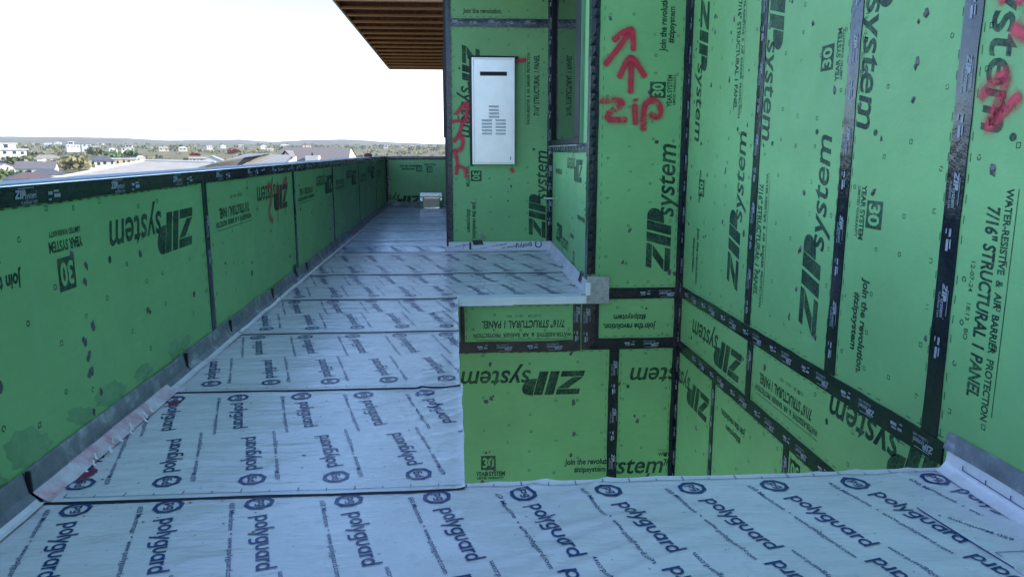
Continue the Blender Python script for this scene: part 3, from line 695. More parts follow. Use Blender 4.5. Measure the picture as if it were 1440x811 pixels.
def ruler(mb, x0, x1, y, zf, rect, s=1):
    x = x0
    i = 0
    while x < x1:
        e = min(x+.05, x1); mb.poly([(x, y-.0014, zf(x, y)+.0028), (e, y-.0014, zf(e, y)+.0028), (e, y+.0014, zf(e, y)+.0028), (x, y+.0014, zf(x, y)+.0028)], 1)
        if i % 2 == 0:
            l = .016 if i % 4 else .026
            mb.poly([(x, y, zf(x, y)+.0028), (x+.003, y, zf(x, y)+.0028), (x+.003, y+s*l, zf(x, y+s*l)+.0028), (x, y+s*l, zf(x, y+s*l)+.0028)], 1)
        x = e; i += 1
SHEETS = 'membrane sheets lapped across the deck'
def sheet(label, x0, x1, y0, y1, xA, xB, ov=.05, dens=.022, ruleA=True, ruleB=True, rag=.0, stains=None, film='film'):
    """one sheet of membrane; its near edge laps over the sheet before it"""
    L = y1-y0
    rip = .005 if film == 'foil_film' else .0012 if y0 > 5 else 0
    zf = lambda x, y: zs(x, y) + rip*mnoise.noise(Vector((x*1.1, y*4.2+.5*mnoise.noise(Vector((x*2, y, 3))), 11))) + .001 + (.008 if film == 'film' else .004)*max(0, 1-(y-y0)/L)
    mb = MB(); nx = max(2, int((x1-x0)/dens)); ny = max(2, int(L/dens))
    idx = {}
    vs, fs = [], []
    for j in range(ny+1):
        for i in range(nx+1):
            x = x0+(x1-x0)*i/nx; y = y0+L*j/ny
            if j == 0: y += .004*mnoise.noise(Vector((x*5, y0, 0)))
            if i == nx and x1 < .5: x += .007*mnoise.noise(Vector((y*4.5, x1, 7)))
            if j == ny and ov < .01: y += .006*mnoise.noise(Vector((x*3.5, 3, 7)))
            vs.append((x, y, zf(x, y)+(.004 if (i == nx or (j == ny and ov < .01)) else 0)))
    for j in range(ny):
        for i in range(nx): a = j*(nx+1)+i; fs.append((a, a+1, a+nx+2, a+nx+1))
    mb.mesh(vs, fs, 0)
    zexact = zf
    def zf(x, y):
        u = min(max((x-x0)/(x1-x0)*nx, 0), nx-1e-6); v = min(max((y-y0)/L*ny, 0), ny-1e-6); i = int(u); j = int(v); u -= i; v -= j; k = j*(nx+1)+i
        a, b, c, d = vs[k][2], vs[k+1][2], vs[k+nx+1][2], vs[k+nx+2][2]
        return max(a*(1-u)*(1-v)+b*u*(1-v)+c*(1-u)*v+d*u*v, zexact(x, y))
    # cut edges
    for i in range(nx):
        a, b = vs[i], vs[i+1]; mb.poly([(a[0], a[1], a[2]-.005), (b[0], b[1], b[2]-.005), b, a], 2)
    for j in range(ny):
        a, b = vs[j*(nx+1)+nx], vs[(j+1)*(nx+1)+nx]; mb.poly([(a[0], a[1], a[2]-.005), (b[0], b[1], b[2]-.005), b, a], 0)
    rect = (x0+.003, y0+.012, x1-.003, y1-.004)
    if xB is not None: print_row(mb, xB, y0+.135, False, zf, rect)
    if xA is not None: print_row(mb, xA, y1-ov-.10, True, zf, rect)
    if ruleB: ruler(mb, x0+.06, x1-.01, y0+.025, zf, rect, 1)
    if ruleA: ruler(mb, x0+.06, x1-.01, y1-ov+.02 if ov > .01 else y1-.032, zf, rect, 1)
    for st in (stains or ()):
        cx, cy, r_, asp, m = st; n_ = 11; ph = random.random()*6
        pts = [(cx+r_*random.uniform(.6, 1.1)*math.cos(2*PI*k/n_+ph), cy+r_*asp*random.uniform(.6, 1.1)*math.sin(2*PI*k/n_+ph)) for k in range(n_)]
        mb.poly([(p[0], p[1], zf(*p)+.0020) for p in pts], m)
    o = mb.build('membrane_sheet', [M[film], M['blue'], M['mastic'], M['crimson'], M['pink'], M['dab']], None, smooth=True)
    tag(o, label, 'membrane', SHEETS)
    bd = MB(); r0 = None                                # squeezed-out mastic along the lap
    n_ = int((x1-x0)/.012)
    for i in range(n_):
        xa = x0+(x1-x0)*i/n_; xb = x0+(x1-x0)*(i+1)/n_
        f = lambda x: y0+.004*mnoise.noise(Vector((x*5, y0, 0)))
        sc_ = 1.0 if y0 < 4.5 else .55 if y0 < 8 else .3
        g = lambda x: sc_*max(0.001, .007*(1+1.1*mnoise.noise(Vector((x*4, y0*3, 1)))+.5*mnoise.noise(Vector((x*45, y0, 2)))))
        pa, pb = f(xa), f(xb); wa_, wb_ = g(xa), g(xb); za, zb = zf(xa, y0), zf(xb, y0)
        bd.poly([(xa, pa+.002, za-.0006), (xb, pb+.002, zb-.0006), (xb, pb-wb_, zb-.006), (xa, pa-wa_, za-.006)])
    bd.build('mastic_bead', M['mastic'], o)
    return o
red = [(random.gauss(-.9, .16), random.gauss(2.33, .09), random.uniform(.002, .007), .6, 3) for _ in range(26)]
spk = [(random.uniform(-1.4, -.2), random.uniform(2.6, 3.6), random.uniform(.002, .006), .7, random.choice((3, 5, 5))) for _ in range(34)]
sheet('white printed sheet at the bottom edge, lapped by the wide strip', -1.44, 1.84, .22, 1.46, -.04, .43, ruleA=False)
sheet('wide white printed strip crossing in front of the well, wrinkled to the right', -1.44, 1.84, 1.39, 2.56, .222, .43, ov=.0, dens=.017, ruleB=False, stains=red+[(-1.42, 2.15, .03, 1.2, 3)])
sheet('white printed sheet with pink primer stains at its left edge beside the parapet', -1.44, .016, 2.51, 3.76, -.17, -.155, dens=.018, stains=spk+[(-1.40, 2.72, .035, 2.2, 3), (-1.37, 3.56, .035, 1.6, 3), (-.62, 2.86, .010, .8, 5)])
sheet('grey white printed sheet two laps up the walkway, tight against the open well', -1.44, .004, 3.70, 4.98, -.082, -.065)
sheet('grey white printed sheet reaching the far edge of the well', -1.44, .002, 4.92, 6.14, -.09, -.08)
sheet('bluish printed sheet whose right half runs along the white drip edge', -1.44, 1.09, 6.055, 7.36, -.09, -.09, ruleA=False)
sheet('shiny printed sheet reaching the back wall of the recess under the louvred cabinet', -1.44, 1.10, 7.30, 8.985, -.1, -.1, ov=.25, ruleA=False)
far = ['crinkled shiny sheet just past the corner of the recess', 'crinkled bluish sheet second past the corner of the recess', 'crinkled bluish sheet midway down the far walkway', 'crinkled bright sheet past the middle of the far walkway', 'crinkled sheet next to last before the far scupper', 'last crinkled sheet in front of the far scupper']
for i in range(6):
    y = 8.93+i*1.2; sheet(far[i], -1.44, -.135, y, min(y+1.26, 16.24), None, -.1 if i < 1 else None, dens=.03, ruleA=False, ruleB=False, film='foil_film')

# loose patch near the right wall
pt = MB(); pz0 = .010
outl = [(1.54, 2.246), (1.836, 2.12), (1.836, 1.30), (1.66, 1.30), (1.60, 1.87), (1.577, 2.024)]
zz = lambda p: zs(*p)+.0125
g = []
pt.poly([(p[0], p[1], zz(p)) for p in outl], 0)
for i in range(len(outl)):
    a, b = outl[i-1], outl[i]; pt.poly([(a[0], a[1], zz(a)-.004), (b[0], b[1], zz(b)-.004), (b[0], b[1], zz(b)), (a[0], a[1], zz(a))], 1 if i in (0, 5) else 0)
zc = lambda x, y: zs(x, y)+.0128
rect = (1.55, 1.3, 1.83, 2.2)
lay(pt, font2d('650 Membrane  \u2022  www', 0, .004), (1.715, 2.02), R(128), .30, .0185, zc, rect, 1)
ruler(pt, 1.60, 1.83, 1.95, zc, rect, -1)
tag(pt.build('membrane_patch', [M['film'], M['blue'], M['mastic']]), 'loose printed membrane patch with a slit edge beside the right wall upturn', 'membrane')

# ------------------------------------------------------------------ base strips and upturns
bs = thing('base_flashing', 'scuffed grey base strip along the left parapet foot over pink stained turned up membrane', 'flashing', (-1.48, 7, 0))
def strip(parent, name, mat, y0, y1, prof, nz=.004, step=.06, seed=0):
    mb = MB(); n = max(2, int((y1-y0)/step)); rows = []
    for i in range(n+1):
        y = y0+(y1-y0)*i/n; rows.append([(x+nz*mnoise.noise(Vector((y*6, z*30, seed))), y, z+nz*1.5*mnoise.noise(Vector((y*3, seed+5, 1)))) for x, z in prof])
    k = len(prof); vs = [p for r_ in rows for p in r_]
    mb.mesh(vs, [(i*k+j, i*k+j+1, (i+1)*k+j+1, (i+1)*k+j) for i in range(n) for j in range(k-1)])
    return mb.build(name, mat, parent, smooth=False)
js = [-3.2, -.6, 1.8, 2.52, 4.05, 4.86, 6.0, 7.4, 8.8, 10.2, 11.5, 12.8, 14.1, 15.3, 16.25]
for i in range(len(js)-1):
    strip(bs, 'grey_strip', M['grey'], js[i], js[i+1]-.012, [(-1.446, .018), (-1.476, .046), (-1.4885, .108), (-1.4945, .118)], seed=i, nz=.003)
for (y0, y1, m) in ((-3.2, 2.50, 'film'), (2.51, 3.72, 'pink'), (3.74, 4.92, 'film'), (4.94, 6.10, 'film'), (6.12, 16.2, 'film')):
    strip(bs, 'membrane_upturn', M[m], y0, y1, [(-1.41, .012), (-1.428, .018), (-1.446, .032), (-1.464, .048)] if 2.5 < y0 < 3.7 else [(-1.425, .012), (-1.440, .016), (-1.452, .026)], seed=y0, nz=.004)
for k in range(15):                                   # streaks of primer wiped along the turn-up
    sm = MB()
    y = 2.74+k*.050+random.uniform(-.02, .02); x = -1.405+random.uniform(-.02, .02); w_ = random.uniform(.008, .045)
    sm.poly([(x+.004, y, .023), (x+.012, y+.010, .021), (x+.002, y+.016, .026), (x-w_*.4, y+.030, .038), (x-w_*.5, y+.024, .040), (x-w_*.2, y+.012, .030)])
    sm.build('wiped_streak', M['film'], bs)
for y in js[3:8]:
    MB().box((-1.487, y-.004, .02), (-1.470, y+.004, .12)).build('black_sealant', M['mastic'], bs)
for y in (6.9,): MB().mesh([FL.p(y-.03, .13, .013), FL.p(y+.05, .13, .013), FL.p(y+.03, .05, .032), FL.p(y-.01, .06, .030), FL.p(y+.06, .165, .012), FL.p(y-.0, .175, .012)], [(0, 1, 2, 3), (0, 5, 4, 1)]).build('black_sealant', M['mastic'], bs)

rb_ = thing('base_flashing', 'white membrane upturn under a grey strip at the foot of the right wall', 'flashing', (1.84, 1.2, 0))
mb = MB(); prof = [(1.795, .012), (1.820, .020), (1.838, .045), (1.842, .098)]
n = 90; k = len(prof); vs = []
for i in range(n+1):
    y = -3.2+5.74*i/n
    for x, z in prof: vs.append((x+.004*mnoise.noise(Vector((y*3, z*20, 0))), y, z+.003*mnoise.noise(Vector((y*4, 7, 0)))))
mb.mesh(vs, [(i*k+j, i*k+j+1, (i+1)*k+j+1, (i+1)*k+j) for i in range(n) for j in range(k-1)])
mb.poly([(1.795, 2.54, .012), (1.820, 2.54, .020), (1.838, 2.54, .045), (1.842, 2.54, .098), (1.857, 2.54, .10), (1.857, 2.54, -.01), (1.795, 2.54, -.01)])
mb.build('membrane_upturn', M['film'], rb_, smooth=True)
ln = MB()
for i in range(80):
    y = 2.44-i*.03; ln.box((1.833, y-.03, .050), (1.8348, y, .0525))
    if i % 4 == 0: ln.box((1.833, y-.003, .052), (1.8348, y, .068))
ln.build('ruled_line', M['blue'], rb_)
mb = MB(); vs = []; prof = [(1.838, .088), (1.836, .092), (1.8475, .148), (1.857, .152)]
for i in range(n+1):
    y = -3.2+5.76*i/n
    for x, z in prof: vs.append((x+.003*mnoise.noise(Vector((y*5, z*20, 4))), y, z+.006*mnoise.noise(Vector((y*2, 17, 0)))))
mb.mesh(vs, [(i*k+j, i*k+j+1, (i+1)*k+j+1, (i+1)*k+j) for i in range(n) for j in range(k-1)])
mb.build('grey_strip', M['grey'], rb_)

nf = thing('base_flashing', 'pale blue white membrane upturn round the two sides of the recess below the cabinet', 'flashing', (.5, 8.9, 0))
def up(fr, a0, a1, h=.115):
    mb = MB(); n = int((a1-a0)/.05); prof = [(.075, .010), (.035, .020), (.016, .05), (.011, h), (.0075, h+.003)]; vs = []
    for i in range(n+1):
        a = a0+(a1-a0)*i/n
        for d, z in prof: vs.append(fr.p(a, z+.004*mnoise.noise(Vector((a*4, 3, z))), d+.005*mnoise.noise(Vector((a*5, z*20, 1)))*(1 if z < h else 0)))
    k = len(prof); mb.mesh(vs, [(i*k+j, i*k+j+1, (i+1)*k+j+1, (i+1)*k+j) for i in range(n) for j in range(k-1)])
    return mb
m1 = up(FU, -.13, 1.145)
def putu(shape, a, z, ang, L, h): put(m1, FU, shape, a, z, ang, L, h, 1, .022, (-.12, .03, 1.12, .112))
w2 = ([(x/WLEN, y) for x, y in WORD[0]], WORD[1])
putu(w2, .90, .105, 189, .36, .040); putu(([(x, y) for x, y in OCT[0]], OCT[1]), .985, .085, 0, .046, .046)
putu(font2d('650 Membrane  \u2022  www.polyguard.com', 0, .004), .60, .10, 190, .5, .018); putu(font2d('650 Membrane  \u2022  www.polyguard.com', 0, .004), .16, .10, 190, .5, .018)
m1.build('membrane_upturn', [M['film'], M['blue']], nf, smooth=True)
up(FW, .02, WL-.02).build('membrane_upturn', [M['film'], M['blue']], nf, smooth=True)
for a in (.07, .155): MB().box((a, 8.972, .02), (a+.004, 8.976, .10)).build('ruled_line', M['blue'], nf)
ln = MB(); ln.box((.148, 8.968, .03), (.170, 8.976, .115)).mesh([(.18, 8.97, .14), (.30, 8.97, .142), (.32, 8.965, .085), (.26, 8.965, .09), (.20, 8.965, .08)], [(0, 1, 2, 3, 4)])
ln.build('black_sealant', M['mastic'], nf)
for a in (.7, 1.45): MB().mesh([FW.p(a, .02, .06), FW.p(a+.01, .02, .06), FW.p(a+.01, .13, .02), FW.p(a, .13, .02)], [(0, 1, 2, 3)]).build('black_sealant', M['mastic'], nf)
MB().mesh([FW.p(2.45, .06, .03), FW.p(2.56, .05, .03), FW.p(2.58, .17, .014), FW.p(2.48, .13, .018)], [(0, 1, 2, 3)]).build('black_sealant', M['mastic'], nf)

de = MB().box((-.004, 5.975, -.040), (1.06, 5.990, .022)).box((-.004, 5.9905, .013), (1.06, 6.10, .0225)).box((.0, 5.968, -.046), (.45, 5.9745, -.030))
tag(de.build('drip_edge', M['white_metal'], None, bevel=.002), 'thin white metal drip edge along the front of the recess floor above the well', 'metal edging')
br = thing('metal_plate', 'small square galvanised plate fixed at the corner where the drip edge meets the wall', 'metal plate', (1.155, 6.0, .07))
p_ = MB().box((1.064, 5.985, -.043), (1.247, 5.9885, .185)).box((1.10, 5.984, .04), (1.247, 5.9848, .046)); p_.build('plate', M['galv'], br)
for (x, z) in ((1.215, .155), (1.12, .12), (1.20, .0), (1.215, .06)): MB().tube((x, 5.985, z), (x, 5.980, z), .006, n=8).build('screw', M['grey'], br)
MB().box((1.05, 5.965, .03), (1.09, 5.984, .135)).build('folded_tab', M['white_metal'], br, bevel=.004)

# ------------------------------------------------------------------ heater cabinet
hc = thing('heater_cabinet', 'tall white metal louvred cabinet mounted on the green back wall of the recess', 'cabinet', (.443, 8.9, 1.042))
hx0, hx1, hz0, hz1, hy = .195, .691, 1.042, 2.253, 8.915
hw, hh = hx1-hx0, hz1-hz0
MB().box((hx0+.006, hy+.02, hz0+.006), (hx1-.006, 8.99, hz1-.006)).build('body', M['satin'], hc, bevel=.004)
MB().box((hx0+.022, hy+.004, hz0+.018), (hx1-.022, hy+.018, hz1-.018)).build('door', M['satin'], hc, bevel=.004)
fr_ = MB().box((hx0, hy, hz0), (hx0+.022, hy+.03, hz1)).box((hx1-.022, hy, hz0), (hx1, hy+.03, hz1)).box((hx0+.022, hy, hz0), (hx1-.022, hy+.03, hz0+.018)).box((hx0+.022, hy, hz1-.018), (hx1-.022, hy+.03, hz1))
fr_.build('door_frame', M['satin'], hc, bevel=.003)
hq = lambda u, v: (hx0+hw*u, hz1-hh*v)
(xa, za), (xb, zb) = hq(.19, .130), hq(.82, .168)
MB().box((xa, hy-.0005, zb), (xb, hy+.0034, za)).build('vent_slot', M['slot'], hc, bevel=.001)
def louv(u0, u1, v):
    (xa, z), (xb, _) = hq(u0, v), hq(u1, v); mb = MB()
    t = .011
    vs = [(xa, hy+.0035, z+t), (xb, hy+.0035, z+t), (xb-.004, hy-.010, z-t), (xa+.004, hy-.010, z-t), (xa, hy+.0035, z-t), (xb, hy+.0035, z-t)]
    mb.mesh(vs, [(0, 3, 2, 1), (0, 4, 3), (1, 2, 5)]); mb.mesh([vs[3], vs[2], vs[5], vs[4]], [(0, 3, 2, 1)], 0); mb.build('louvre', [M['louvre'], M['slot']], hc)
for v in (.452, .485, .517, .548): louv(.39, .63, v)
for v in (.582, .614, .645, .677, .708): louv(.22, .465, v); louv(.545, .79, v)
(xa, za), (xb, zb) = hq(.895, .925), hq(.912, .958); MB().box((xa, hy+.0025, zb), (xb, hy+.0039, za)).build('label_mark', M['slot'], hc)

pv = MB().tube((.33, 8.985, .165), (.275, 8.86, .235), .013, n=12).tube((.277, 8.864, .233), (.268, 8.845, .244), .010, n=12)
tag(pv.build('pipe_stub', M['pvc'], None, smooth=True), 'short off white pipe stub sticking out low on the wall below the cabinet', 'pipe')
pv = MB().tube((1.145, 8.55, .66), (1.00, 8.52, .665), .011, n=12).tube((1.145, 8.55, .66), (1.13, 8.547, .66), .017, n=12)
tag(pv.build('pipe_stub', M['pvc'], None, smooth=True), 'thin pale pipe stub poking out near the inner corner of the recess below the window', 'pipe')

# ------------------------------------------------------------------ roof overhang and added roof that blocks the sun
ro = thing('roof_overhang', 'deep roof overhang of bare joists and strand board with a pale fascia, above the walkway', 'roof', (0, 20, 3.9))
SZ = 3.90; OX = -2.21; Y0, Y1 = 14.2, 26.4
MB().box((OX+.03, Y0+.02, SZ+.24), (6.2, Y1-.05, SZ+.27)).build('roof_deck', M['osb'], ro)
MB().box((OX-.01, Y0, SZ-.0), (OX+.028, Y1, SZ+.30)).build('fascia', M['fascia'], ro)
MB().box((OX+.03, Y1-.04, SZ-.004), (6.2, Y1, SZ+.238)).build('end_joist', M['joist'], ro)
y = Y1-.85
while y > Y0+.1:
    j = MB().box((OX+.030, y, SZ+.200), (-.12, y+.09, SZ+.238)).box((OX+.030, y, SZ), (-.12, y+.09, SZ+.038)).box((OX+.032, y+.037, SZ+.0385), (-.122, y+.053, SZ+.1995))
    o = j.build('joist', M['joist'], ro); o.data.materials.append(M['osb'])
    for pi in range(12, 18): o.data.polygons[pi].material_index = 1
    y -= .785
MB().box((OX-.02, Y0-.02, SZ+.303), (6.3, Y1+.05, SZ+.33)).build('roof_sheet', M['grey'], ro)
ur = thing('house_roof', 'flat roof of the house above the green walls, out of view overhead', 'roof', (4, 3, TOP))
MB().box((1.876, -3.2, TOP+.002), (8, 6.2, TOP+.22)).box((1.10, 6.03, TOP+.002), (1.874, 6.2, TOP+.22)).build('roof_slab', M['osb'], ur)  # added slab overhead, keeps direct sun off the deck
MB().box((-.10, 6.30, 3.285), (1.86, 9.19, 3.42)).build('recess_ceiling', M['osb'], ur)  # unseen slab added to darken the back wall of the recess
MB().box((2.1, -3.2, PIT), (8, 9.0, 3.28)).build('house_body', M['dark_int'], ur)  # added mass behind the right wall to block the sun

# ------------------------------------------------------------------ land beyond
def lerp(t, xs):
    for (a, b), (c, d) in zip(xs, xs[1:]):
        if t <= c: return b+(d-b)*(t-a)/(c-a)
    return xs[-1][1]
PROF = [(0, -16), (200, -16), (350, -13.5), (450, -10.8), (600, -8.8), (800, -7.2), (1000, -3.5), (1500, 4), (2500, 16), (4500, 52), (6000, 84), (8000, 70), (12000, 40)]
RIDGE = [(-90, 1.1), (-30, 1.15), (-24, 1.05), (-20, .88), (-15.5, .95), (-13, .72), (-9.5, 1.0), (-7.5, 1.05), (-4, .78), (0, .62), (90, .6)]
def ground_z(x, y):
    D = math.hypot(x, y); az = math.degrees(math.atan2(x, y)) if D > 0 else 0
    z = lerp(D, PROF); f = min(1, max(0, (D-1500)/2500))
    if z > 0: z *= 1+f*(lerp(az, RIDGE)-1)
    z += 1.6*mnoise.noise(Vector((x*.006, y*.006, 0)))*min(1, D/300)
    z += f*16*mnoise.noise(Vector((x*.0013, y*.0013, 4)))+f*6*mnoise.noise(Vector((x*.005, y*.005, 8)))
    if 60 < D < 3000 and az > -9: z += 0
    return z
tm = MB(); rs = [0, 30, 60, 100, 150, 200, 260, 320, 380, 440, 500, 560, 620, 700, 780, 860, 950, 1050, 1180, 1320, 1500, 1750, 2000, 2300, 2650, 3000, 3400, 3800, 4200, 4600, 5000, 5400, 5700, 6000, 6300, 6800, 7500, 9000, 12000]
azs = [-180+6*k for k in range(20)] + [-60+.5*k for k in range(150)] + [15+6*k for k in range(28)]
na = len(azs); vs = [(0, 0, -16)]
for r_ in rs[1:]:
    for a in azs: x, y = r_*math.sin(R(a)), r_*math.cos(R(a)); vs.append((x, y, ground_z(x, y)))
fs = [(0, 1+(i+1) % na, 1+i) for i in range(na)]
for j in range(len(rs)-2):
    for i in range(na): a = 1+j*na+i; b = 1+j*na+(i+1) % na; fs.append((a, b, b+na, a+na))
tm.mesh(vs, fs)
def mat_ground():
    x = NT('dry_hill_country')
    a = x.noise(.012, 6, .65); b = x.noise(.05, 5, .7); c = x.noise(.004, 4, .6)
    c1 = x.ramp(b, (.35, (.135, .120, .058)), (.55, (.225, .185, .095)), (.72, (.33, .26, .15)))
    c2 = x.ramp(a, (.40, (.115, .110, .050)), (.58, (.25, .205, .11)), (.70, (.48, .39, .245)))
    x.set(Base_Color=x.mix(x.ramp(c, (.4, .25), (.65, .75)), c1, c2), Roughness=.95); x.b.inputs['Specular IOR Level'].default_value = 0.1
    return x.m
tag(tm.build('terrain', mat_ground(), None, smooth=True), kind='structure')

def leafmat(name, a, b):
    x = NT(name); x.set(Base_Color=x.ramp(x.noise(.35, 4, .7), (.35, a), (.7, b)), Roughness=.8); x.b.inputs['Specular IOR Level'].default_value = 0.15; return x.m
LEAF = [leafmat('olive_scrub', (0.084, 0.095, 0.041), (0.169, 0.173, 0.076)), leafmat('dry_scrub', (.19, .165, .075), (.30, .255, .12)), leafmat('green_scrub', (0.065, 0.105, 0.032), (0.149, 0.196, 0.061)), leafmat('tan_grass_clump', (.24, .20, .11), (.36, .29, .165))]
def clump(mb, x, y, z, r, h, m, n=14):
    for _ in range(n):
        a = random.random()*2*PI; q = math.sqrt(random.random())*r; zc = z+h*(.15+.85*random.random()*(1-.5*(q/r)**2)); s = r*random.uniform(.22, .5)
        c = Vector((x+q*math.cos(a), y+q*math.sin(a), zc)); u = Vector((random.gauss(0, 1), random.gauss(0, 1), random.gauss(0, .7))).normalized(); v = u.orthogonal().normalized()
        v.rotate(Matrix.Rotation(random.random()*6, 3, u)); w = u.cross(v)
        mb.poly([c+v*s, c+w*s*.8, c-v*s*.9, c-w*s], m)
wood = MB()
for _ in range(7000):
    D = 260*math.exp(random.random()*math.log(2600/260)); az = R(random.uniform(-50, 4)); x, y = D*math.sin(az), D*math.cos(az)
    dn = mnoise.noise(Vector((x*.006, y*.006, 2)))+.5*mnoise.noise(Vector((x*.02, y*.02, 6)))
    if dn < -.12+.25*random.random(): continue
    r_ = random.uniform(1.6, 4.2)*(1 if D < 1200 else 1.5); mm = random.choices((0, 1, 2, 3), (5, 3.2, 2.2 if dn > .2 else .8, 1.0))[0]
    clump(wood, x, y, ground_z(x, y)-.3, r_, r_*random.uniform(.9, 1.5), mm, 12 if D < 900 else 8)
tag(wood.build('scrub_woodland', LEAF), 'dry olive and tan scrub woodland covering the valley between the houses', 'woodland', kind='stuff')

def tree(label, azd, D, h, r, m, group=None):
    x, y = D*math.sin(R(azd)), D*math.cos(R(azd)); z = ground_z(x, y)
    t = thing('tree', label, 'tree', (x, y, z), group)
    tr = MB().tube((x, y, z-.4), (x+.2, y, z+h*.55), .28, .14, 7)
    for k in range(4): a = k*1.6+random.random(); tr.tube((x+.1, y, z+h*.35), (x+r*.5*math.cos(a), y+r*.5*math.sin(a), z+h*.7), .12, .04, 5)
    tr.build('trunk', M['osb'], t); cr = MB()
    for _ in range(9):
        a = random.random()*6.3; q = random.random()*r*.7; clump(cr, x+q*math.cos(a), y+q*math.sin(a), z+h*random.uniform(.25, .6), r*.5, h*.38, 0, 22)
    cr.build('crown', m, t)
RED = leafmat('russet_leaves', (.16, .040, .022), (.28, .085, .045))
tree('russet leaved tree beyond the grey hip roof', -18.5, 640, 9, 6.5, RED)
tree('rusty leaved tree on the slope left of the brown metal roof', -16.0, 900, 9, 8, leafmat('rust_leaves', (.18, .07, .04), (.30, .13, .08)))
for lab, a, D, h, r_, q in (('green tree clump behind the hip roof between two bare banks', -23.4, 780, 9, 9, 2), ('olive tree beside the tall white house at the left edge', -28.2, 640, 9, 8, 0), ('dull olive tree right of the terraced white houses', -24.6, 900, 11, 10, 0), ('bright green tree right of the small hillside villas', -22.4, 800, 9, 9, 2), ('yellowish tree in front of the dark hip roofed house', -25.6, 470, 9, 8, 1), ('tan tree just left of the yellowish one', -26.4, 500, 8, 8, 1), ('dark green shrub tree at the foot of the brown roofed house', -29.3, 390, 5, 6, 2), ('low olive tree near the far left house gable', -29.0, 520, 8, 7, 0)):
    tree(lab, a, D, h, r_, LEAF[q], 'trees among the valley houses')

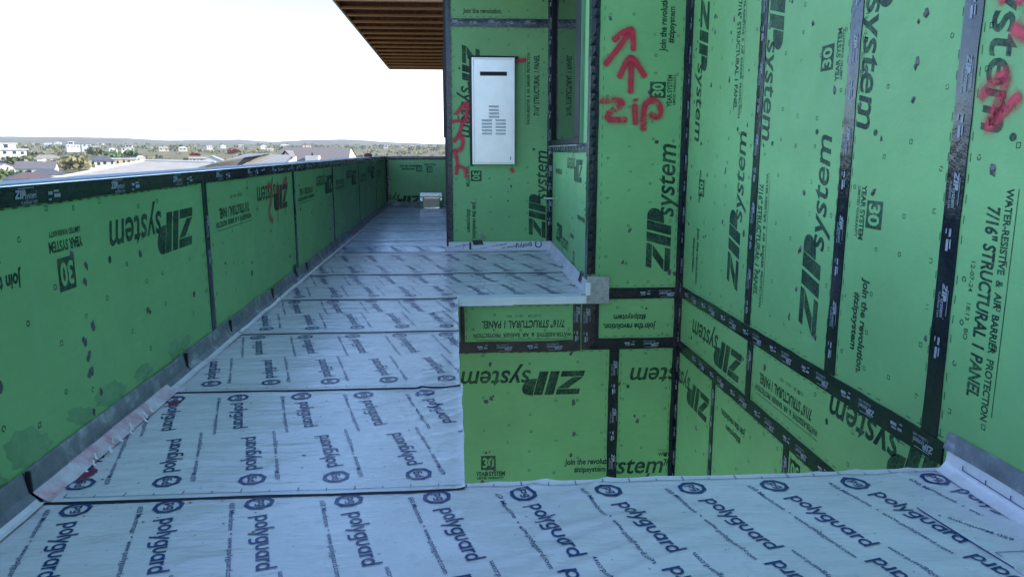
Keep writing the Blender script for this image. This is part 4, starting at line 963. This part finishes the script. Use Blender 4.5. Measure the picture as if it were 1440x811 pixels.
HM = {k: plain('house_'+k, v, .75, var=.06, nscale=.5) for k, v in dict(white=(.60, .56, .49), cream=(.62, .50, .34), stone=(.50, .38, .28), tan=(.55, .42, .24), grey=(.40, .40, .40)).items()}
RM = {k: plain('roof_'+k, v, .6, var=.12, nscale=.6) for k, v in dict(slate=(.15, .14, .13), blue=(.10, .10, .11), brown=(.13, .085, .075), grey=(.25, .22, .18), light=(.38, .345, .29), white=(.66, .65, .63), russet=(.26, .11, .07)).items()}
M['pane'] = plain('dark_house_window', (.03, .035, .045), .15)
def house(label, azd, D, w, d, h, rise, roof, wall, rmat, rot=0, dz=0, wins=4, chim=False, over=.6, storey2=None, group='houses in the valley'):
    """one house: walls, roof, windows (and chimney), local x along its front"""
    x, y = D*math.sin(R(azd)), D*math.cos(R(azd)); z = ground_z(x, y)+dz
    t = thing('house', label, 'house', (x, y, z), group)
    a = R(-azd+rot); c, s = math.cos(a), math.sin(a)
    X = lambda p: (x+p[0]*c-p[1]*s, y+p[0]*s+p[1]*c, z+p[2])
    wl = MB().box((-w/2, -d/2, -4), (w/2, d/2, h), X=X)
    if roof == 'gable':
        wl.mesh([X(p) for p in ((-w/2, -d/2+.01, h), (-w/2, d/2-.01, h), (-w/2, 0, h+rise*.95), (w/2, -d/2+.01, h), (w/2, d/2-.01, h), (w/2, 0, h+rise*.95))], [(0, 2, 1), (3, 4, 5), (0, 3, 5, 2), (1, 2, 5, 4)])
    wl.build('wall', HM[wall], t)
    e = over; rf = MB(); H = h+.05
    if roof == 'gable':
        vs = [(-w/2-e, -d/2-e, H-.3), (w/2+e, -d/2-e, H-.3), (w/2+e, 0, H+rise), (-w/2-e, 0, H+rise), (-w/2-e, d/2+e, H-.3), (w/2+e, d/2+e, H-.3)]
        lo = [(p[0], p[1], p[2]-.22) for p in vs]
        rf.mesh([X(p) for p in vs+lo], [(0, 1, 2, 3), (3, 2, 5, 4), (7, 6, 9, 8), (8, 9, 10, 11), (0, 6, 7, 1), (4, 5, 11, 10), (0, 3, 9, 6), (3, 4, 10, 9), (1, 7, 8, 2), (2, 8, 11, 5)])
    elif roof == 'front':     # gable end faces the camera
        vs = [(-w/2-e, -d/2-e, H-.3), (-w/2-e, d/2+e, H-.3), (0, d/2+e, H+rise), (0, -d/2-e, H+rise), (w/2+e, -d/2-e, H-.3), (w/2+e, d/2+e, H-.3)]
        lo = [(p[0], p[1], p[2]-.22) for p in vs]
        rf.mesh([X(p) for p in vs+lo], [(0, 3, 2, 1), (3, 4, 5, 2), (6, 7, 8, 9), (9, 8, 11, 10), (0, 6, 9, 3), (3, 9, 10, 4), (0, 1, 7, 6), (4, 10, 11, 5), (1, 2, 8, 7), (2, 5, 11, 8)])
        for yy in (-d/2+.02, d/2-.02): MB().mesh([X(p) for p in ((-w/2, yy, h), (w/2, yy, h), (0, yy, h+rise*.97))], [(0, 1, 2)]).build('gable', HM[wall], t)
    elif roof == 'hip':
        k = min(d/2, w/2*.8)
        vs = [(-w/2-e, -d/2-e, H-.2), (w/2+e, -d/2-e, H-.2), (w/2+e, d/2+e, H-.2), (-w/2-e, d/2+e, H-.2), (-w/2+k, 0, H+rise), (w/2-k, 0, H+rise)]
        rf.mesh([X(p) for p in vs], [(0, 1, 5, 4), (1, 2, 5), (2, 3, 4, 5), (3, 0, 4), (3, 2, 1, 0)])
    else:
        rf.box((-w/2-e, -d/2-e, h+.02), (w/2+e, d/2+e, h+.45), X=X)
    ro_ = rf.build('roof', RM[rmat], t)
    for i in range(wins):
        wx = -w/2+w*(i+.5+random.uniform(-.12, .12))/wins; ww_ = min(w/wins*.45, 2.2)*random.uniform(.7, 1.1); z0 = h-random.choice((2.3, 2.5, 2.7))
        f = MB().box((wx-ww_/2, -d/2-.10, z0), (wx+ww_/2, -d/2-.005, z0+1.6), X=X).build('window', M['pane'], t)
    if chim: MB().box((-.6+w*.2, -.5, h+rise*.4), (.6+w*.2, .5, h+rise+1.3), X=X).build('chimney', HM[wall], ro_)
    if storey2:
        u0, u1, hh_ = storey2
        MB().box((u0, -d/2+1, h+.46), (u1, d/2-1, h+hh_), X=X).build('upper_storey', HM[wall], t)
        MB().box((u0-.8, -d/2+.2, h+hh_+.01), (u1+.8, d/2-.2, h+hh_+.4), X=X).build('upper_roof', RM[rmat], t)
        for q in (.25, .65): wx = u0+(u1-u0)*q; MB().box((wx-1.1, -d/2+.9, h+1.1), (wx+1.1, -d/2+.995, h+hh_-.5), X=X).build('window', M['pane'], t)
    return t
house('large white flat roofed two storey villa at the left edge of the valley', -29.6, 560, 22, 12, 5.0, 0, 'flat', 'white', 'white', 10, 5.5, 5, storey2=(-9, 6, 3.6), over=1.2)
house('white house with an arched looking gable below the villa at the left edge', -29.7, 470, 11, 10, 3.6, 2.2, 'front', 'white', 'grey', 14, -.6, 2)
house('white walled slate roofed house above the brown roofed one', -27.9, 450, 17, 10, 3.4, 3.2, 'gable', 'white', 'slate', -12, .0, 4, chim=True)
house('pink stone house under a brown roof in the near valley', -28.3, 360, 17, 11, 3.0, 2.2, 'hip', 'stone', 'brown', 12, .8, 4)
house('dark blue roofed wing behind the pink stone house', -27.4, 385, 13, 9, 3.0, 2.2, 'hip', 'cream', 'blue', 0, .9, 2)
house('low grey roofed house with a white porch midway up the valley', -27.3, 640, 20, 10, 3.0, 2.8, 'hip', 'white', 'grey', 6, .6, 4)
house('grey roofed cottage at the left edge half hidden by scrub', -29.2, 530, 15, 10, 2.6, 3.0, 'gable', 'grey', 'grey', 24, .2, 3)
house('two tier house with navy hip roofs and white walls', -24.25, 500, 13, 10, 4.2, 2.6, 'hip', 'white', 'blue', 4, 1.6, 4, over=1.2)
house('cream walled low house left of the navy hip roofed one', -24.95, 540, 9, 8, 4.2, 0, 'flat', 'tan', 'russet', 0, .5, 2)
house('long cream building with a terrace right of the navy hip roofed house', -22.9, 545, 15, 8, 4.5, 0, 'flat', 'tan', 'white', -4, .6, 5)
house('white house with a front gable and long window wall beyond the grey roof', -21.1, 460, 8, 9, 4.0, 2.0, 'front', 'white', 'light', 8, 1.1, 2)
house('white long house with a slate roof joined beyond the front gabled one', -20.1, 468, 12, 8, 4.6, 1.8, 'gable', 'white', 'slate', 8, 1.0, 6)
house('beige house with a broad white front gable near the russet tree', -17.3, 540, 13, 12, 3.0, 3.0, 'front', 'white', 'light', -8, 1.4, 3)
house('row of pale townhouse fronts left of the broad white gable', -18.1, 560, 15, 8, 3.6, 1.4, 'gable', 'cream', 'grey', 4, 1.6, 7)
house('stacked white modern house on the bare hillside, upper left', -25.8, 1050, 14, 10, 4.0, 0, 'flat', 'white', 'white', 8, 7.5, 4, storey2=(-5, 1, 3.6))
house('dark roofed modern block beside the stacked white house', -25.05, 1060, 10, 8, 5.5, 0, 'flat', 'grey', 'slate', 8, 7.2, 2)
house('white cube annexe right of the dark roofed modern block', -24.55, 1060, 8, 8, 4.0, 0, 'flat', 'white', 'white', 4, 5.8, 2)
house('small white villa left of the green clump on the far slope', -23.5, 900, 8, 8, 3.5, 1.5, 'front', 'white', 'light', 6, 5.5, 2)
house('wide white villa on top of the green clump', -22.6, 900, 12, 8, 4.5, 0, 'flat', 'white', 'light', 0, 5.0, 3, storey2=(-2, 5, 3.2))
for i, (lab, a, D, w, wl_, r_) in enumerate((('tiny white house on the far ridge beneath the highest hump', -24.2, 2300, 26, 'white', 'light'), ('tiny pale roofed house alone on the blue hillside left', -27.1, 2500, 34, 'white', 'white'), ('tiny white house nearest the top of the blue ridge at left', -26.6, 2700, 30, 'white', 'white'), ('tiny white house above the beige gable, left one', -17.5, 1500, 15, 'white', 'light'), ('tiny white house above the beige gable, right one', -16.6, 1550, 17, 'white', 'white'), ('tiny white house near the rusty tree', -15.4, 1700, 18, 'white', 'light'), ('small white house left of the brown metal roof, upper one', -13.9, 1500, 17, 'white', 'white'), ('small white house left of the brown metal roof, lower one', -13.4, 1150, 15, 'white', 'light'), ('long white house just over the ridge of the brown metal roof', -12.4, 1900, 36, 'white', 'white'), ('small russet roofed house over the ridge of the brown metal roof', -10.9, 1900, 30, 'cream', 'russet'), ('small pale house on the green hill right of the brown metal roof', -5.2, 1600, 14, 'white', 'light'), ('small pale house low on the green hill close to the wall corner', -3.2, 1700, 16, 'cream', 'light'), ('small house between the terrace and the front gabled house', -21.9, 700, 11, 'cream', 'light'), ('pale house far behind the front gabled white house', -20.4, 1300, 20, 'cream', 'light'), ('pale long house far behind the slate roofed one', -19.2, 1250, 18, 'cream', 'white'))):
    w *= .62; house(lab, a, D*random.uniform(.9, 1.12), w, w*.6, 3.6 if D > 1200 else 3.0, 1.8, 'gable' if i % 2 else 'hip', wl_, r_, random.uniform(-20, 20), 1.5 if D > 1200 else .8, 2)

# near neighbours: big pale roofs just below the parapet
def mat_metal_roof(name, col, sc, rot):
    x = NT(name); w = x.n('ShaderNodeTexWave'); w.inputs['Scale'].default_value = sc; w.inputs['Distortion'].default_value = 0.0
    x.l(x.map((1, 1, 0), (0, 0, rot)), w.inputs['Vector'])
    x.set(Base_Color=x.mix(x.ramp(w.outputs['Fac'], (.90, 0.), (.97, .35)), col, tuple(c*.5 for c in col)), Roughness=.5, Metallic=.1)
    x.bump(x.ramp(w.outputs['Fac'], (.88, 0.), (.98, 1.)), .6, .03); return x.m
M['shingle'] = plain('pale_grey_roofing', (.42, .375, .31), .8, var=.10, nscale=1.5)
M['seam1'] = mat_metal_roof('standing_seam_light', (.36, .325, .27), .75, R(20)); M['seam2'] = mat_metal_roof('standing_seam_taupe', (.225, .185, .150), .62, R(12))
nb = thing('neighbour_house', 'neighbouring house with a broad low pale grey hip roof just over the left parapet', 'house', (-23, 58, -16))
V = [(-29.5, 56, -.95), (-15.2, 52, -1.05), (-12.0, 66, -1.0), (-26.5, 71, -.9), (-24.4, 61.5, .42), (-18.6, 60.0, .30)]
MB().mesh(V, [(0, 1, 5, 4), (1, 2, 5), (2, 3, 4, 5), (3, 0, 4)]).build('roof', M['shingle'], nb)
MB().mesh([(-29.3, 56.1, -16), (-15.4, 52.2, -16), (-12.3, 65.8, -16), (-26.6, 70.7, -16)]+[(-29.3, 56.1, -1.1), (-15.4, 52.2, -1.2), (-12.3, 65.8, -1.15), (-26.6, 70.7, -1.05)], [(0, 1, 5, 4), (1, 2, 6, 5), (2, 3, 7, 6), (3, 0, 4, 7)]).build('wall', HM['cream'], nb)
vl = MB()
for p, q in (((-24.4, 61.5, .42), (-29.5, 56, -.95)), ((-24.4, 61.5, .42), (-18.6, 60, .30)), ((-18.6, 60, .30), (-15.2, 52, -1.05))): vl.tube(Vector(p)+Vector((0, 0, .03)), Vector(q)+Vector((0, 0, .03)), .10, n=6)
vl.build('ridge_cap', HM['white'], nb)
MB().tube((-16.9, 57.0, -.5), (-16.9, 57.0, .05), .12, n=8).tube((-17.8, 58.6, -.2), (-17.8, 58.6, .28), .08, n=8).build('vent_pipe', M['white_metal'], nb)
n2 = thing('neighbour_house', 'neighbouring house with light metal shed roofs, left of the taupe gable roof', 'house', (-13, 48, -16))
MB().mesh([(-16.6, 49, .05), (-13.45, 45, .62), (-11.9, 50, 1.02), (-13.9, 52, 1.02)], [(0, 1, 2, 3)]).mesh([(-13.3, 46, .05), (-10.65, 46, .12), (-10.5, 50, .93), (-12.3, 50, .97)], [(0, 1, 2, 3)]).build('roof', M['seam1'], n2)
MB().mesh([(-16.7, 48.6, -.1), (-13.5, 45.5, -.25), (-13.2, 45.5, .12), (-14.2, 46.0, .32), (-14.2, 46.0, .18), (-16.7, 48.6, .02)], [(0, 1, 2, 3, 4, 5)]).mesh([(-10.65, 46, -16), (-10.3, 50.0, -16), (-10.3, 50.0, .86), (-10.65, 46, .10)], [(0, 1, 2, 3)]).mesh([(-16.6, 49, -16), (-13.4, 45.6, -16), (-13.4, 45.6, -.2), (-16.6, 49, -.1)], [(0, 1, 2, 3)]).mesh([(-13.4, 46.1, -16), (-10.65, 46.1, -16), (-10.65, 46.1, .06), (-13.4, 46.1, 0)], [(0, 1, 2, 3)]).mesh([(-16.5, 49.1, -16), (-13.9, 52, -16), (-13.9, 52, .95), (-16.5, 49.1, .0)], [(0, 1, 2, 3)]).build('wall', HM['white'], n2)
MB().mesh([(-12.35, 49.9, .96), (-13.35, 46.1, .04), (-12.95, 47.6, .80), (-12.0, 50.1, 1.0)], [(0, 1, 2, 3)]).build('valley_gutter', M['frame'], n2)
n3 = thing('neighbour_house', 'neighbouring house with a long taupe standing seam gable roof, dormer and white chimney block', 'house', (-13.5, 75, -16))
MB().mesh([(-17.6, 73, .25), (-10.15, 73, .25), (-10.5, 77, 1.50), (-17.0, 77, 1.56), (-17.6, 82, .2), (-10.15, 82, .2)], [(0, 1, 2, 3), (3, 2, 5, 4)]).build('roof', M['seam2'], n3)
MB().mesh([(-17.5, 73.5, -16), (-10.4, 73.5, -16), (-10.4, 73.5, .33), (-17.5, 73.5, .33)], [(0, 1, 2, 3)]).mesh([(-10.38, 73.4, -16), (-10.38, 81.5, -16), (-10.38, 81.5, .2), (-10.46, 77, 1.42), (-10.38, 73.4, .3)], [(0, 1, 2, 3, 4)]).build('wall', HM['white'], n3)
MB().box((-14.15, 72.6, -1.5), (-12.95, 73.8, .74)).build('chimney', HM['white'], n3); MB().tube((-13.6, 73.2, .74), (-13.6, 73.2, 1.0), .07, n=8).build('flue_pipe', M['frame'], n3)
dm = MB().mesh([(-15.95, 72.4, 1.22), (-16.75, 72.4, .42), (-16.75, 75.4, .42), (-15.95, 76, 1.22), (-15.15, 72.4, .42), (-15.15, 75.4, .42)], [(0, 1, 2, 3), (0, 3, 5, 4)]); dm.build('dormer_roof', M['seam2'], n3)
MB().mesh([(-15.95, 72.7, 1.06), (-16.55, 72.7, .42), (-16.5, 72.7, -2), (-15.35, 72.7, -2), (-15.35, 72.7, .42)], [(0, 1, 2, 3, 4)]).build('dormer_wall', HM['white'], n3)
MB().box((-15.2, 73.38, -.35), (-14.5, 73.49, .18)).build('window', M['pane'], n3)

# ------------------------------------------------------------------ air
hz = MB().box((-12500, -12500, -60), (12500, 12500, 190)); hzm = bpy.data.materials.new('thin_haze'); hzm.use_nodes = True
t_ = hzm.node_tree; t_.nodes.remove(t_.nodes['Principled BSDF']); pvn = t_.nodes.new('ShaderNodeVolumePrincipled')
pvn.inputs['Color'].default_value = (.72, .82, 1.0, 1); pvn.inputs['Density'].default_value = 0.00007; pvn.inputs['Anisotropy'].default_value = 0.2
t_.links.new(pvn.outputs[0], t_.nodes['Material Output'].inputs['Volume'])
tag(hz.build('haze', hzm), 'thin blue haze lying over the valley and hills', 'haze', kind='stuff')
